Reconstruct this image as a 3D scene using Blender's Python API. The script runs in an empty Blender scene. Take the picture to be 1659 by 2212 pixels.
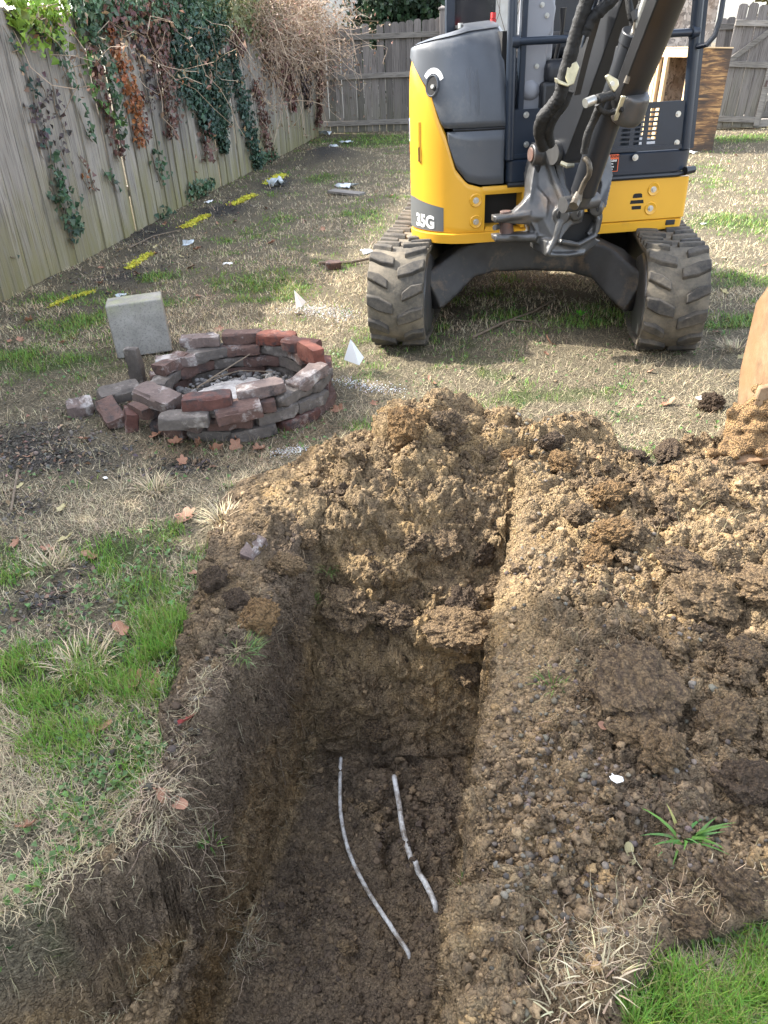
import bpy, bmesh, math, random
import numpy as np
from mathutils import Matrix, Vector
random.seed(7); RNG = np.random.default_rng(11)
PI = math.pi; rad = math.radians
scene = bpy.context.scene; COL = scene.collection

# ---------------------------------------------------------------- camera
CAM_H = 1.48; PITCH = rad(31.3); ROLL = rad(2.6)
fwd = np.array([0, math.cos(PITCH), -math.sin(PITCH)]); _r = np.array([1., 0, 0]); _u = np.cross(_r, fwd)
cr = _r*math.cos(ROLL) - _u*math.sin(ROLL); cu = _u*math.cos(ROLL) + _r*math.sin(ROLL)
CAMP = np.array([0, 0, CAM_H])
cd = bpy.data.cameras.new('camera'); cam = bpy.data.objects.new('camera', cd); COL.objects.link(cam)
cd.sensor_fit = 'VERTICAL'; cd.sensor_height = 36; cd.sensor_width = 27; cd.lens = 27.06
cd.clip_start = .05; cd.clip_end = 500
M = Matrix(((cr[0], cu[0], -fwd[0], 0), (cr[1], cu[1], -fwd[1], 0), (cr[2], cu[2], -fwd[2], CAM_H), (0, 0, 0, 1)))
cam.matrix_world = M; scene.camera = cam

def ray(x, y): return fwd + cr*(x-829.5)/1663. - cu*(y-1106)/1663.
def gz(x, y, z=0.): d = ray(x, y); return CAMP + d*((z-CAM_H)/d[2])
def gy(x, y, yy): d = ray(x, y); return CAMP + d*(yy/d[1])
def gpl(x, y, p0, n):
    d = ray(x, y); return CAMP + d*(float((np.array(p0)-CAMP)@n)/float(d@n))

# ---------------------------------------------------------------- world, sun
w = bpy.data.worlds.new('World'); scene.world = w; w.use_nodes = True
nt = w.node_tree; bg = nt.nodes['Background']; sky = nt.nodes.new('ShaderNodeTexSky')
SUN_EL = rad(41); SUN_AZ = rad(-66)        # azimuth measured from +Y towards +X
sky.sky_type = 'NISHITA'; sky.sun_disc = False; sky.sun_elevation = SUN_EL; sky.sun_rotation = SUN_AZ
sky.air_density = 1.0; sky.dust_density = 2.5; sky.ozone_density = 1
hsv = nt.nodes.new('ShaderNodeHueSaturation'); hsv.inputs['Saturation'].default_value = .50; nt.links.new(sky.outputs[0], hsv.inputs['Color']); nt.links.new(hsv.outputs[0], bg.inputs[0]); bg.inputs[1].default_value = .15
sl = bpy.data.lights.new('sun', 'SUN'); sl.energy = 2.05; sl.angle = rad(.6); sl.color = (1, .94, .84)
so = bpy.data.objects.new('sun', sl); COL.objects.link(so)
sv = Vector((math.sin(SUN_AZ)*math.cos(SUN_EL), math.cos(SUN_AZ)*math.cos(SUN_EL), math.sin(SUN_EL)))
so.rotation_euler = sv.to_track_quat('Z', 'Y').to_euler()
scene.view_settings.view_transform = 'Standard'; scene.view_settings.look = 'None'
scene.view_settings.exposure = 2.62; scene.view_settings.gamma = 1
scene.cycles.max_bounces = 6

# ---------------------------------------------------------------- helpers
def tag(o, label=None, cat=None, group=None, kind=None):
    if label: o['label'] = label
    if cat: o['category'] = cat
    if group: o['group'] = group
    if kind: o['kind'] = kind
    return o
def thing(name, label, cat, loc=(0, 0, 0), rot=(0, 0, 0), group=None):
    o = bpy.data.objects.new(name, None); COL.objects.link(o); o.location = loc; o.rotation_euler = rot
    o.empty_display_size = .1
    return tag(o, label, cat, group)
def copy_tree(o, parent=None):
    c = o.copy(); COL.objects.link(c); c.parent = parent
    for ch in [k for k in bpy.data.objects if k.parent == o]: copy_tree(ch, c)
    return c

class MB:
    def __init__(s): s.v = []; s.f = []
    def add(s, vs, fs):
        n = len(s.v); s.v += [tuple(float(c) for c in p) for p in vs]; s.f += [tuple(i+n for i in f) for f in fs]; return s
    def box(s, c, size, R=None):
        x, y, z = [a/2 for a in size]; vs = [Vector((i*x, j*y, k*z)) for i in (-1, 1) for j in (-1, 1) for k in (-1, 1)]
        if R is not None: vs = [R @ q for q in vs]
        vs = [q + Vector(c) for q in vs]
        return s.add(vs, [(0, 1, 3, 2), (4, 6, 7, 5), (0, 4, 5, 1), (2, 3, 7, 6), (0, 2, 6, 4), (1, 5, 7, 3)])
    def loft(s, rings, cap=True, closed=True):
        n = len(rings[0]); vs = [p for r in rings for p in r]; fs = []
        for i in range(len(rings)-1):
            for j in range(n if closed else n-1):
                k = (j+1) % n; fs.append((i*n+j, i*n+k, (i+1)*n+k, (i+1)*n+j))
        if cap and closed: fs.append(tuple(range(n-1, -1, -1))); fs.append(tuple((len(rings)-1)*n+j for j in range(n)))
        return s.add(vs, fs)
    def tube(s, pts, r, n=10, cap=True, flat=1.):
        pts = [Vector(p) for p in pts]; rr = r if isinstance(r, (list, tuple)) else [r]*len(pts); rings = []
        up = Vector((0, 0, 1)); a0 = None
        for i, p in enumerate(pts):
            d = (pts[min(i+1, len(pts)-1)] - pts[max(i-1, 0)]).normalized()
            if a0 is None:
                a = d.cross(up if abs(d.z) < .95 else Vector((0, 1, 0))).normalized()
            else: a = (a0 - d*a0.dot(d)).normalized()
            a0 = a; b = d.cross(a)
            rings.append([p + a*rr[i]*math.cos(2*PI*k/n) + b*rr[i]*flat*math.sin(2*PI*k/n) for k in range(n)])
        return s.loft(rings, cap)
    def cyl(s, a, b, r, r2=None, n=24): return s.tube([a, b], [r, r if r2 is None else r2], n)
    def beam(s, pts, sizes, side):
        """box section swept along pts; sizes=(w,h) each; side=width axis"""
        side = Vector(side).normalized(); rings = []; pts = [Vector(p) for p in pts]
        for i, p in enumerate(pts):
            d = (pts[min(i+1, len(pts)-1)] - pts[max(i-1, 0)]).normalized(); a = (side - d*side.dot(d)).normalized(); b = d.cross(a)
            wd, h = sizes[i] if isinstance(sizes, list) else sizes
            rings.append([p + a*wd/2*x + b*h/2*y for x, y in ((-1, -1), (1, -1), (1, 1), (-1, 1))])
        return s.loft(rings)
    def prism(s, poly, fn, t0, t1):
        n = len(poly); vs = [fn(x, y, t0) for x, y in poly] + [fn(x, y, t1) for x, y in poly]
        fs = [tuple(range(n-1, -1, -1)), tuple(range(n, 2*n))] + [(i, (i+1) % n, n+(i+1) % n, n+i) for i in range(n)]
        return s.add(vs, fs)
    def build(s, name, m=None, parent=None, xf=None, bevel=0, smooth=35, remesh=0, seg=2, sm=0):
        me = bpy.data.meshes.new(name); vs = s.v if xf is None else [tuple(xf @ Vector(p)) for p in s.v]
        me.from_pydata(vs, [], s.f)
        bm = bmesh.new(); bm.from_mesh(me); bmesh.ops.recalc_face_normals(bm, faces=bm.faces[:]); bm.to_mesh(me); bm.free()
        if m: me.materials.append(m)
        o = bpy.data.objects.new(name, me); COL.objects.link(o)
        if parent is not None: o.parent = parent
        if remesh:
            r = o.modifiers.new('r', 'REMESH'); r.mode = 'VOXEL'; r.voxel_size = remesh; r.use_smooth_shade = True
            if sm: q = o.modifiers.new('s', 'SMOOTH'); q.iterations = sm; q.factor = .5
        if bevel:
            b = o.modifiers.new('b', 'BEVEL'); b.width = bevel; b.segments = seg; b.limit_method = 'ANGLE'; b.angle_limit = rad(40)
        if smooth:
            me.polygons.foreach_set('use_smooth', [True]*len(me.polygons))
            if not remesh: me.set_sharp_from_angle(angle=rad(smooth))
        return o

def mass(name, V, F, m, parent=None, col=None, smooth=False):
    """big mesh from numpy arrays. F int array (n,3) or (n,4)"""
    me = bpy.data.meshes.new(name); k = F.shape[1]
    me.vertices.add(len(V)); me.vertices.foreach_set('co', np.ascontiguousarray(V, dtype=np.float32).ravel())
    me.loops.add(F.size); me.loops.foreach_set('vertex_index', np.ascontiguousarray(F, dtype=np.int32).ravel())
    me.polygons.add(len(F)); me.polygons.foreach_set('loop_start', np.arange(0, F.size, k, dtype=np.int32))
    me.update(calc_edges=True)
    if smooth: me.polygons.foreach_set('use_smooth', np.ones(len(F), dtype=bool))
    if col is not None:
        a = me.color_attributes.new('tint', 'FLOAT_COLOR', 'POINT')
        c4 = np.ones((len(V), 4), dtype=np.float32); c4[:, :col.shape[1]] = col; a.data.foreach_set('color', c4.ravel())
    me.materials.append(m); o = bpy.data.objects.new(name, me); COL.objects.link(o)
    if parent is not None: o.parent = parent
    return o

# numpy noise -------------------------------------------------
_perm = np.random.default_rng(3).permutation(256); _perm = np.concatenate([_perm, _perm, _perm])
_g3 = np.random.default_rng(5).normal(size=(256, 3)); _g3 /= np.linalg.norm(_g3, axis=1)[:, None]
def perlin(x, y, z=None):
    if z is None: z = np.zeros_like(x) + .37
    xi = np.floor(x).astype(int); yi = np.floor(y).astype(int); zi = np.floor(z).astype(int)
    xf = x-xi; yf = y-yi; zf = z-zi; u = xf**3*(xf*(xf*6-15)+10); v = yf**3*(yf*(yf*6-15)+10); ww = zf**3*(zf*(zf*6-15)+10)
    def g(i, j, k):
        h = _perm[_perm[_perm[(xi+i) & 255]+((yi+j) & 255)]+((zi+k) & 255)]; q = _g3[h]
        return q[..., 0]*(xf-i)+q[..., 1]*(yf-j)+q[..., 2]*(zf-k)
    def L(a, b, t): return a+(b-a)*t
    return L(L(L(g(0, 0, 0), g(1, 0, 0), u), L(g(0, 1, 0), g(1, 1, 0), u), v), L(L(g(0, 0, 1), g(1, 0, 1), u), L(g(0, 1, 1), g(1, 1, 1), u), v), ww)*1.5
def fbm(x, y, f, o=3, z=None):
    r = 0; a = 1
    for i in range(o):
        r = r + a*perlin(x*f+i*7.1, y*f+3.3*i, None if z is None else z*f); f *= 2.1; a *= .5
    return r
def lumps(x, y, f, seed=0, z=None):
    """rounded stones/clods: 0..1 dome height, plus per-cell random"""
    X = x*f+seed*13.7; Y = y*f+seed*5.1; xi = np.floor(X).astype(int); yi = np.floor(Y).astype(int)
    best = np.full(X.shape, 9.); rid = np.zeros(X.shape)
    for i in (-1, 0, 1):
        for j in (-1, 0, 1):
            h = _perm[_perm[(xi+i+seed) & 255]+((yi+j) & 255)]; h2 = _perm[h+91]; h3 = _perm[h+37]
            dx = xi+i+.15+.7*h/255.-X; dy = yi+j+.15+.7*h2/255.-Y; rr = .35+.55*h3/255.
            d = (dx*dx+dy*dy)/(rr*rr); m_ = d < best; best = np.where(m_, d, best); rid = np.where(m_, h/255., rid)
    return np.sqrt(np.clip(1-best, 0, 1)), rid
def sstep(a, b, x): t = np.clip((x-a)/(b-a), 0, 1); return t*t*(3-2*t)

# materials ----------------------------------------------------
class NT:
    def __init__(s, name):
        s.m = bpy.data.materials.new(name); s.m.use_nodes = True; s.t = s.m.node_tree; s.b = s.t.nodes['Principled BSDF']
        s.tc = s.t.nodes.new('ShaderNodeTexCoord')
    def n(s, k, **kw):
        q = s.t.nodes.new('ShaderNode'+k)
        for a, b in kw.items(): setattr(q, a, b)
        return q
    def l(s, a, b): s.t.links.new(a, b)
    def noise(s, sc, det=4, vec=None, rough=.6, dist=0, scale3=None, out=0):
        q = s.n('TexNoise'); q.inputs['Scale'].default_value = sc; q.inputs['Detail'].default_value = det; q.inputs['Roughness'].default_value = rough
        q.inputs['Distortion'].default_value = dist; v = vec or s.tc.outputs['Object']
        if scale3:
            mp = s.n('Mapping'); mp.inputs['Scale'].default_value = scale3; s.l(v, mp.inputs[0]); v = mp.outputs[0]
        s.l(v, q.inputs['Vector']); return q.outputs[out]
    def ramp(s, f, stops):
        q = s.n('ValToRGB'); e = q.color_ramp.elements
        while len(e) < len(stops): e.new(.5)
        for i, (p, c) in enumerate(stops):
            e[i].position = p; e[i].color = (c, c, c, 1) if isinstance(c, (int, float)) else (*c, 1)
        s.l(f, q.inputs[0]); return q.outputs[0]
    def mix(s, f, a, b, mode='MIX'):
        q = s.n('Mix'); q.data_type = 'RGBA'; q.blend_type = mode
        for v, i in ((f, 0), (a, 6), (b, 7)):
            if isinstance(v, (int, float)): q.inputs[i].default_value = v
            elif isinstance(v, tuple): q.inputs[i].default_value = (*v, 1)
            else: s.l(v, q.inputs[i])
        return q.outputs[2]
    def math(s, op, a, b=0.):
        q = s.n('Math', operation=op)
        for v, i in ((a, 0), (b, 1)):
            if isinstance(v, (int, float)): q.inputs[i].default_value = v
            else: s.l(v, q.inputs[i])
        return q.outputs[0]
    def bump(s, h, st=.5, d=.01, chain=None):
        q = s.n('Bump'); q.inputs['Strength'].default_value = st; q.inputs['Distance'].default_value = d; s.l(h, q.inputs['Height'])
        if chain: s.l(chain, q.inputs['Normal'])
        return q.outputs[0]
    def out(s, col=None, rough=None, nrm=None, metal=None):
        for v, k in ((col, 'Base Color'), (rough, 'Roughness'), (metal, 'Metallic')):
            if v is None: continue
            if isinstance(v, (int, float)): s.b.inputs[k].default_value = v
            elif isinstance(v, tuple): s.b.inputs[k].default_value = (*v, 1)
            else: s.l(v, s.b.inputs[k])
        if nrm is not None: s.l(nrm, s.b.inputs['Normal'])
        return s.m
def simple(name, c, rough=.5, metal=0, var=.25, sc=12, bump=.15, bsc=60, dirt=None, damt=.45, bd=.002, spec=None):
    t = NT(name); n1 = t.noise(sc, 5); c0 = tuple(x*(1-var) for x in c); c1 = tuple(min(1, x*(1+var)) for x in c)
    col = t.mix(t.ramp(n1, [(.3, 0.), (.7, 1.)]), c0, c1)
    if dirt:
        n2 = t.noise(sc*.6, 8, rough=.75); col = t.mix(t.ramp(n2, [(damt, 0.), (damt+.22, 1.)]), col, dirt)
    nr = t.bump(t.noise(bsc, 4), bump, bd)
    if spec is not None: t.b.inputs['Specular IOR Level'].default_value = spec
    return t.out(col, rough, nr, metal)

MT = {}
MT['yellow'] = simple('yellow_paint', (.67, .35, .028), .36, 0, .05, 3, .03, 30, dirt=(.36, .21, .06), damt=.57)
MT['hood'] = simple('hood_plastic', (.075, .083, .095), .36, 0, .14, 4, .06, 220, dirt=(.16, .16, .155), damt=.53, bd=.0008)
MT['navy'] = simple('cab_paint', (.016, .024, .038), .36, 0, .15, 5, .04, 60, dirt=(.05, .05, .05), damt=.66)
MT['black'] = simple('black_paint', (.016, .017, .019), .42, 0, .3, 6, .08, 60, dirt=(.10, .08, .055), damt=.60)
MT['boom'] = simple('boom_paint', (.013, .015, .019), .40, 0, .25, 5, .06, 60, dirt=(.11, .09, .07), damt=.66)
MT['cast'] = simple('cast_steel', (.075, .075, .075), .42, .35, .35, 8, .35, 160, dirt=(.17, .13, .10), damt=.56, bd=.0015)
MT['arch'] = simple('dirty_steel', (.026, .025, .024), .55, 0, .35, 8, .4, 90, dirt=(.17, .115, .065), damt=.54)
MT['guard'] = simple('guard_paint', (.011, .011, .012), .38, 0, .4, 6, .1, 60, dirt=(.14, .12, .10), damt=.62)
MT['rustpin'] = simple('rusty_steel', (.10, .065, .055), .7, .2, .4, 20, .3, 150, dirt=(.17, .08, .05), damt=.5)
MT['bolt'] = simple('zinc_bolt', (.55, .55, .52), .35, .8, .15, 60, .05)
MT['grey'] = simple('grey_panel', (.24, .245, .265), .5, 0, .06, 4, .05, 300)
MT['seat'] = simple('black_vinyl', (.020, .022, .027), .45, 0, .2, 9, .3, 300)
MT['hose'] = simple('fabric_hose', (.008, .008, .008), .7, 0, .4, 40, .9, 70, bd=.006)
MT['pipe'] = simple('greasy_pipe', (.10, .085, .065), .45, .4, .4, 14, .2)
MT['white'] = simple('white_plastic', (.72, .73, .72), .4, 0, .05, 9, .05)
MT['red'] = simple('red_cap', (.55, .03, .03), .4)
MT['decal'] = simple('dark_decal', (.115, .12, .12), .45, 0, .08, 9, .04, dirt=(.2, .2, .2), damt=.6)
MT['decalwhite'] = simple('decal_white', (.85, .85, .82), .5, 0, .03)
MT['orange'] = simple('decal_orange', (.72, .12, .03), .5, 0, .05)
MT['clear'] = simple('glass_dark', (.012, .014, .02), .12, 0, .1)
MT['bracket'] = simple('zinc_bracket', (.55, .52, .38), .3, .7, .2, 30, .1, dirt=(.2, .17, .12), damt=.6)
MT['void'] = simple('engine_bay', (.008, .008, .008), .8)

# bucket: worn rust and clay
t = NT('rusty_bucket'); n1 = t.noise(9, 8, rough=.7); n2 = t.noise(3, 3)
c = t.ramp(n1, [(.3, (.12, .075, .042)), (.5, (.21, .135, .075)), (.7, (.30, .215, .13))]); c = t.mix(t.ramp(n2, [(.5, 0.), (.7, .6)]), c, (.26, .13, .055))
MT['bucket'] = t.out(c, .75, t.bump(t.noise(90, 5), .5, .003))

# rubber with dried mud, depends on noise only
t = NT('track_rubber'); n1 = t.noise(7, 8, rough=.75); n2 = t.noise(70, 4)
c = t.mix(t.ramp(n1, [(.36, 0.), (.60, 1.)]), (.022, .021, .020), (.115, .098, .074)); c = t.mix(t.ramp(n2, [(.45, 0.), (.7, .6)]), c, (.045, .04, .035))
MT['rubber'] = t.out(c, .8, t.bump(n2, .5, .004))
t = NT('dry_mud_rubber'); n1 = t.noise(6, 8, rough=.75); c = t.mix(t.ramp(n1, [(.35, 0.), (.6, 1.)]), (.055, .050, .042), (.175, .148, .108))
MT['muddy'] = t.out(c, .9, t.bump(t.noise(80, 5), .6, .004))

def wood_mat(name, base, dark, moss=None, scz=(26, 26, .9), mossamt=.5, knots=True):
    t = NT(name); oi = t.n('ObjectInfo'); ad = t.n('VectorMath', operation='ADD'); ml = t.n('VectorMath', operation='SCALE')
    cb = t.n('CombineXYZ'); t.l(oi.outputs['Random'], cb.inputs[0]); t.l(oi.outputs['Random'], cb.inputs[2]); t.l(cb.outputs[0], ml.inputs[0]); ml.inputs['Scale'].default_value = 37
    t.l(t.tc.outputs['Object'], ad.inputs[0]); t.l(ml.outputs[0], ad.inputs[1]); v = ad.outputs[0]
    g = t.noise(3.2, 6, v, .65, .6, scz); big = t.noise(1.1, 3, v, .5, 0, (3, 3, 1))
    col = t.ramp(g, [(.36, dark), (.49, base), (.66, tuple(min(1, q*1.25) for q in base))])
    col = t.mix(t.ramp(big, [(.35, 0.), (.7, .5)]), col, tuple(q*.62 for q in base))
    hs = t.n('HueSaturation'); t.l(col, hs.inputs['Color']); mr = t.n('MapRange'); t.l(oi.outputs['Random'], mr.inputs[0]); mr.inputs[3].default_value = .62; mr.inputs[4].default_value = 1.25; t.l(mr.outputs[0], hs.inputs['Value']); col = hs.outputs[0]
    if moss:
        sp = t.n('SeparateXYZ'); t.l(t.tc.outputs['Object'], sp.inputs[0]); mrz = t.n('MapRange'); t.l(sp.outputs[2], mrz.inputs[0]); mrz.inputs[1].default_value = 1.15; mrz.inputs[2].default_value = 0.; mrz.inputs[3].default_value = -.1; mrz.inputs[4].default_value = .62
        mm = t.math('ADD', mrz.outputs[0], t.math('MULTIPLY', t.math('SUBTRACT', t.noise(2.2, 5, v, .6, 0, (3, 3, .8)), .5), 1.6))
        col = t.mix(t.ramp(mm, [(.1, 0.), (.75, mossamt)]), col, moss)
    return t.out(col, .85, t.bump(g, .6, .004))
MT['fenceL'] = wood_mat('weathered_cedar', (.245, .225, .198), (.078, .068, .058), moss=(.19, .175, .055), mossamt=.7)
MT['fenceB'] = wood_mat('grey_cedar', (.185, .165, .15), (.07, .06, .055), moss=(.12, .13, .05), mossamt=.3)
MT['rail'] = wood_mat('grey_rail', (.22, .20, .175), (.09, .08, .07), scz=(1.2, 18, 18))
MT['newpine'] = simple('new_pine', (.66, .47, .26), .7, 0, .12, 5, .2, 40)

t = NT('osb'); v = t.n('TexVoronoi', feature='F1'); v.inputs['Scale'].default_value = 1; mp = t.n('Mapping'); mp.inputs['Scale'].default_value = (30, 30, 14); mp.inputs['Rotation'].default_value = (0, .5, 0)
nn = t.noise(6, 3, out=1); vm = t.n('VectorMath', operation='MULTIPLY_ADD'); t.l(nn, vm.inputs[0]); vm.inputs[1].default_value = (.25, .25, .25); t.l(t.tc.outputs['Object'], vm.inputs[2]); t.l(vm.outputs[0], mp.inputs[0]); t.l(mp.outputs[0], v.inputs['Vector'])
sp = t.n('SeparateColor'); t.l(v.outputs['Color'], sp.inputs[0])
c = t.ramp(sp.outputs[0], [(0., (.09, .078, .07)), (.4, (.26, .225, .19)), (1., (.44, .385, .33))]); c = t.mix(t.ramp(t.noise(1.4, 3), [(.5, 0.), (.65, .4)]), c, (.26, .16, .09))
MT['osb'] = t.out(c, .8, t.bump(sp.outputs[1], .4, .004))
t = NT('stained_plywood'); g = t.noise(2.6, 7, None, .7, .8, (1, 1, 9)); g2 = t.noise(1.1, 5, None, .6, .3, (1, 1, 3.2))
c = t.ramp(g, [(.38, (.045, .028, .018)), (.5, (.17, .085, .035)), (.6, (.46, .26, .10))]); c = t.mix(t.ramp(g2, [(.44, .9), (.52, 0.)]), c, (.05, .032, .022))
MT['ply'] = t.out(c, .7, t.bump(g, .2, .003))
t = NT('stucco'); c = t.mix(t.ramp(t.noise(2.5, 5), [(.4, 0.), (.62, .8)]), (.62, .60, .55), (.50, .46, .40)); MT['stucco'] = t.out(c, .9, t.bump(t.noise(60, 6), .7, .01))
t = NT('concrete'); n1 = t.noise(120, 3); c = t.ramp(t.noise(9, 6), [(.3, (.20, .19, .17)), (.7, (.32, .305, .275))]); c = t.mix(t.ramp(n1, [(.5, 0.), (.72, .7)]), c, (.11, .105, .095))
sp = t.n('SeparateXYZ'); t.l(t.tc.outputs['Object'], sp.inputs[0]); c = t.mix(t.math('MULTIPLY', t.ramp(sp.outputs[2], [(.22, 0.), (.32, 1.)]), t.ramp(t.noise(14, 4), [(.4, 0.), (.65, .6)])), c, (.30, .33, .14))
MT['concrete'] = t.out(c, .92, t.bump(n1, .7, .004))

def brick_mat(name, base, ash=(.42, .39, .37), amt=.5, dark=(.03, .028, .03), damt=.55):
    t = NT(name); oi = t.n('ObjectInfo'); cb = t.n('CombineXYZ'); t.l(oi.outputs['Random'], cb.inputs[0]); sc = t.n('VectorMath', operation='SCALE'); sc.inputs['Scale'].default_value = 23; t.l(cb.outputs[0], sc.inputs[0]); ad = t.n('VectorMath', operation='ADD'); t.l(t.tc.outputs['Object'], ad.inputs[0]); t.l(sc.outputs[0], ad.inputs[1]); v = ad.outputs[0]
    n1 = t.noise(22, 6, v, .7); n2 = t.noise(9, 6, v, .7); n3 = t.noise(13, 5, v, .7)
    c = t.mix(t.ramp(n1, [(.35, 0.), (.7, 1.)]), tuple(x*.6 for x in base), base)
    c = t.mix(t.ramp(n2, [(amt, 0.), (amt+.12, .9)]), c, ash); c = t.mix(t.ramp(n3, [(damt, 0.), (damt+.12, .9)]), c, dark)
    return t.out(c, .9, t.bump(t.noise(70, 6, v), .8, .006, t.bump(n2, .5, .01)))
MT['brickA'] = brick_mat('brick_red', (.125, .052, .040), (.30, .27, .24), .57, damt=.50)
MT['brickB'] = brick_mat('brick_sooty', (.13, .075, .06), (.34, .31, .29), .56, damt=.52)
MT['brickC'] = brick_mat('brick_ashen', (.17, .125, .11), (.40, .37, .345), .52, damt=.58)
MT['brickD'] = brick_mat('brick_bright', (.20, .065, .042), (.34, .22, .17), .60, damt=.50)
MT['brickE'] = brick_mat('brick_grey', (.135, .115, .10), (.28, .25, .22), .55, damt=.60)

def tint_mat(name, rough=.6, trans=.25, mul=1., bump=None):
    t = NT(name); a = t.n('VertexColor', layer_name='tint'); c = a.outputs[0]
    nr = t.bump(t.noise(bump, 4), .8, .004) if bump else None
    if name == 'soil_crumb': c = t.mix(t.ramp(t.noise(150, 4, rough=.7), [(.3, .8), (.55, 0.)]), c, (.05, .037, .028))
    t.out(c, rough, nr); t.b.inputs['Specular IOR Level'].default_value = .3
    if trans:
        tr = t.n('BsdfTranslucent'); t.l(c, tr.inputs[0]); mx = t.n('MixShader'); mx.inputs[0].default_value = trans; t.l(t.b.outputs[0], mx.inputs[1]); t.l(tr.outputs[0], mx.inputs[2])
        t.l(mx.outputs[0], t.t.nodes['Material Output'].inputs[0])
    return t.m
MT['blade'] = tint_mat('grass_blades', .5, .3); MT['straw'] = tint_mat('straw', .7, .15); MT['crumb'] = tint_mat('soil_crumb', .95, 0, bump=230)
MT['leafv'] = tint_mat('leaves', .45, .2); MT['stone'] = tint_mat('pebbles', .8, 0, bump=120)
MT['deadleaf'] = simple('dead_leaf', (.30, .15, .09), .6, 0, .45, 25, .5, 90); MT['redleaf'] = simple('red_leaf', (.20, .02, .02), .35, 0, .3, 25, .3, 60)
MT['paleleaf'] = simple('pale_leaf', (.42, .36, .18), .6, 0, .3, 25, .4, 60); MT['greenleaf'] = simple('green_leaf', (.10, .42, .05), .5, 0, .2, 20)
MT['twig'] = simple('twig_bark', (.17, .13, .09), .8, 0, .3, 30, .5, 90)
MT['clod'] = None

# terrain material
t = NT('yard_soil'); a = t.n('VertexColor', layer_name='zone'); sp = t.n('SeparateColor'); t.l(a.outputs[0], sp.inputs[0]); R_, G_, B_ = sp.outputs[0], sp.outputs[1], sp.outputs[2]; A_ = a.outputs[1]
OB = t.tc.outputs['Object']
nA = t.noise(3.3, 6, rough=.65); nB = t.noise(16, 6, rough=.7); nC = t.noise(90, 5, rough=.7); nD = t.noise(260, 3)
vg = t.n('TexVoronoi'); vg.inputs['Scale'].default_value = 150; t.l(OB, vg.inputs['Vector']); VG = t.math('SUBTRACT', 1., vg.outputs['Distance']); vg2 = t.n('TexVoronoi'); vg2.inputs['Scale'].default_value = 70; t.l(OB, vg2.inputs['Vector']); VG2 = t.math('SUBTRACT', 1., vg2.outputs['Distance'])
clay = t.ramp(nB, [(.3, (.20, .140, .078)), (.5, (.31, .22, .120)), (.72, (.41, .29, .150))])
ochre = (.40, .255, .105)
clay = t.mix(t.ramp(nA, [(.50, 0.), (.64, .75)]), clay, ochre)
dark = t.ramp(nB, [(.3, (.085, .063, .046)), (.7, (.20, .148, .10))])
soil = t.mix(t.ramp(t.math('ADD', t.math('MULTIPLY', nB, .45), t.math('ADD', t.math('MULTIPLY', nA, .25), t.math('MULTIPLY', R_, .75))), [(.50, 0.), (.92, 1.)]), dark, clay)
turf = t.ramp(nC, [(.25, (.052, .046, .035)), (.5, (.14, .118, .080)), (.75, (.31, .265, .18))])
turf = t.mix(t.ramp(t.math('ADD', G_, t.math('MULTIPLY', t.math('SUBTRACT', nB, .5), .8)), [(.35, 0.), (.8, .75)]), turf, (.055, .085, .022))
mulch = t.ramp(nC, [(.3, (.022, .021, .020)), (.62, (.070, .066, .062)), (.8, (.20, .19, .18))])
turf = t.mix(t.ramp(B_, [(.25, 0.), (.9, .9)]), turf, mulch)
soil = t.mix(t.ramp(nD, [(.42, 0.), (.8, .55)]), soil, (.40, .31, .20)); soil = t.mix(t.ramp(VG, [(.25, .45), (.48, 0.)]), soil, (.07, .052, .039)); soil = t.mix(t.ramp(nC, [(.25, .55), (.44, 0.)]), soil, (.070, .052, .038)); soil = t.mix(t.ramp(t.noise(38, 4, rough=.7), [(.30, .55), (.48, 0.)]), soil, (.09, .066, .048)); soil = t.mix(t.ramp(t.noise(4.5, 5, rough=.65), [(.50, 0.), (.64, .45)]), soil, (.11, .082, .060))
c = t.mix(t.ramp(A_, [(.3, 0.), (.7, 1.)]), turf, soil)
gr = t.bump(nD, .6, .003, t.bump(VG, 1., .007, t.bump(VG2, .9, .012, t.bump(nC, .8, .012))))
nb = gr
MT['ground'] = t.out(c, .95, nb); t.b.inputs['Specular IOR Level'].default_value = .15
def clod_mat(nm, add, tan=(1, 1, 1)):
    t = NT(nm); oi = t.n('ObjectInfo'); nB = t.noise(22, 6, rough=.7); nC = t.noise(110, 5, rough=.75)
    gl = t.noise(6, 4, rough=.6); clay = t.ramp(nB, [(.3, (.16, .11, .066)), (.5, (.27, .19, .11)), (.72, (.38, .265, .14))]); dk = t.ramp(nB, [(.3, (.055, .040, .03)), (.7, (.14, .10, .07))])
    mk = t.math('ADD', t.math('MULTIPLY', oi.outputs['Random'], .12), t.math('ADD', t.math('MULTIPLY', gl, .9), add)); c = t.mix(t.ramp(mk, [(.48, 0.), (.72, 1.)]), dk, clay); c = t.mix(t.ramp(nC, [(.28, .8), (.5, 0.)]), c, (.045, .034, .026)); c = t.mix(t.ramp(t.noise(300, 3), [(.5, 0.), (.8, .4)]), c, (.40, .31, .20))
    vg = t.n('TexVoronoi'); vg.inputs['Scale'].default_value = 140; gm = t.n('NewGeometry'); t.l(gm.outputs['Position'], vg.inputs['Vector']); VG = t.math('SUBTRACT', 1., vg.outputs['Distance']); c = t.mix(1., c, tan, 'MULTIPLY'); c = t.mix(t.ramp(VG, [(.25, .6), (.55, 0.)]), c, (.05, .037, .028))
    t.out(c, .95, t.bump(VG, 1., .008, t.bump(nC, .9, .008))); t.b.inputs['Specular IOR Level'].default_value = .15
    return t.m
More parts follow.
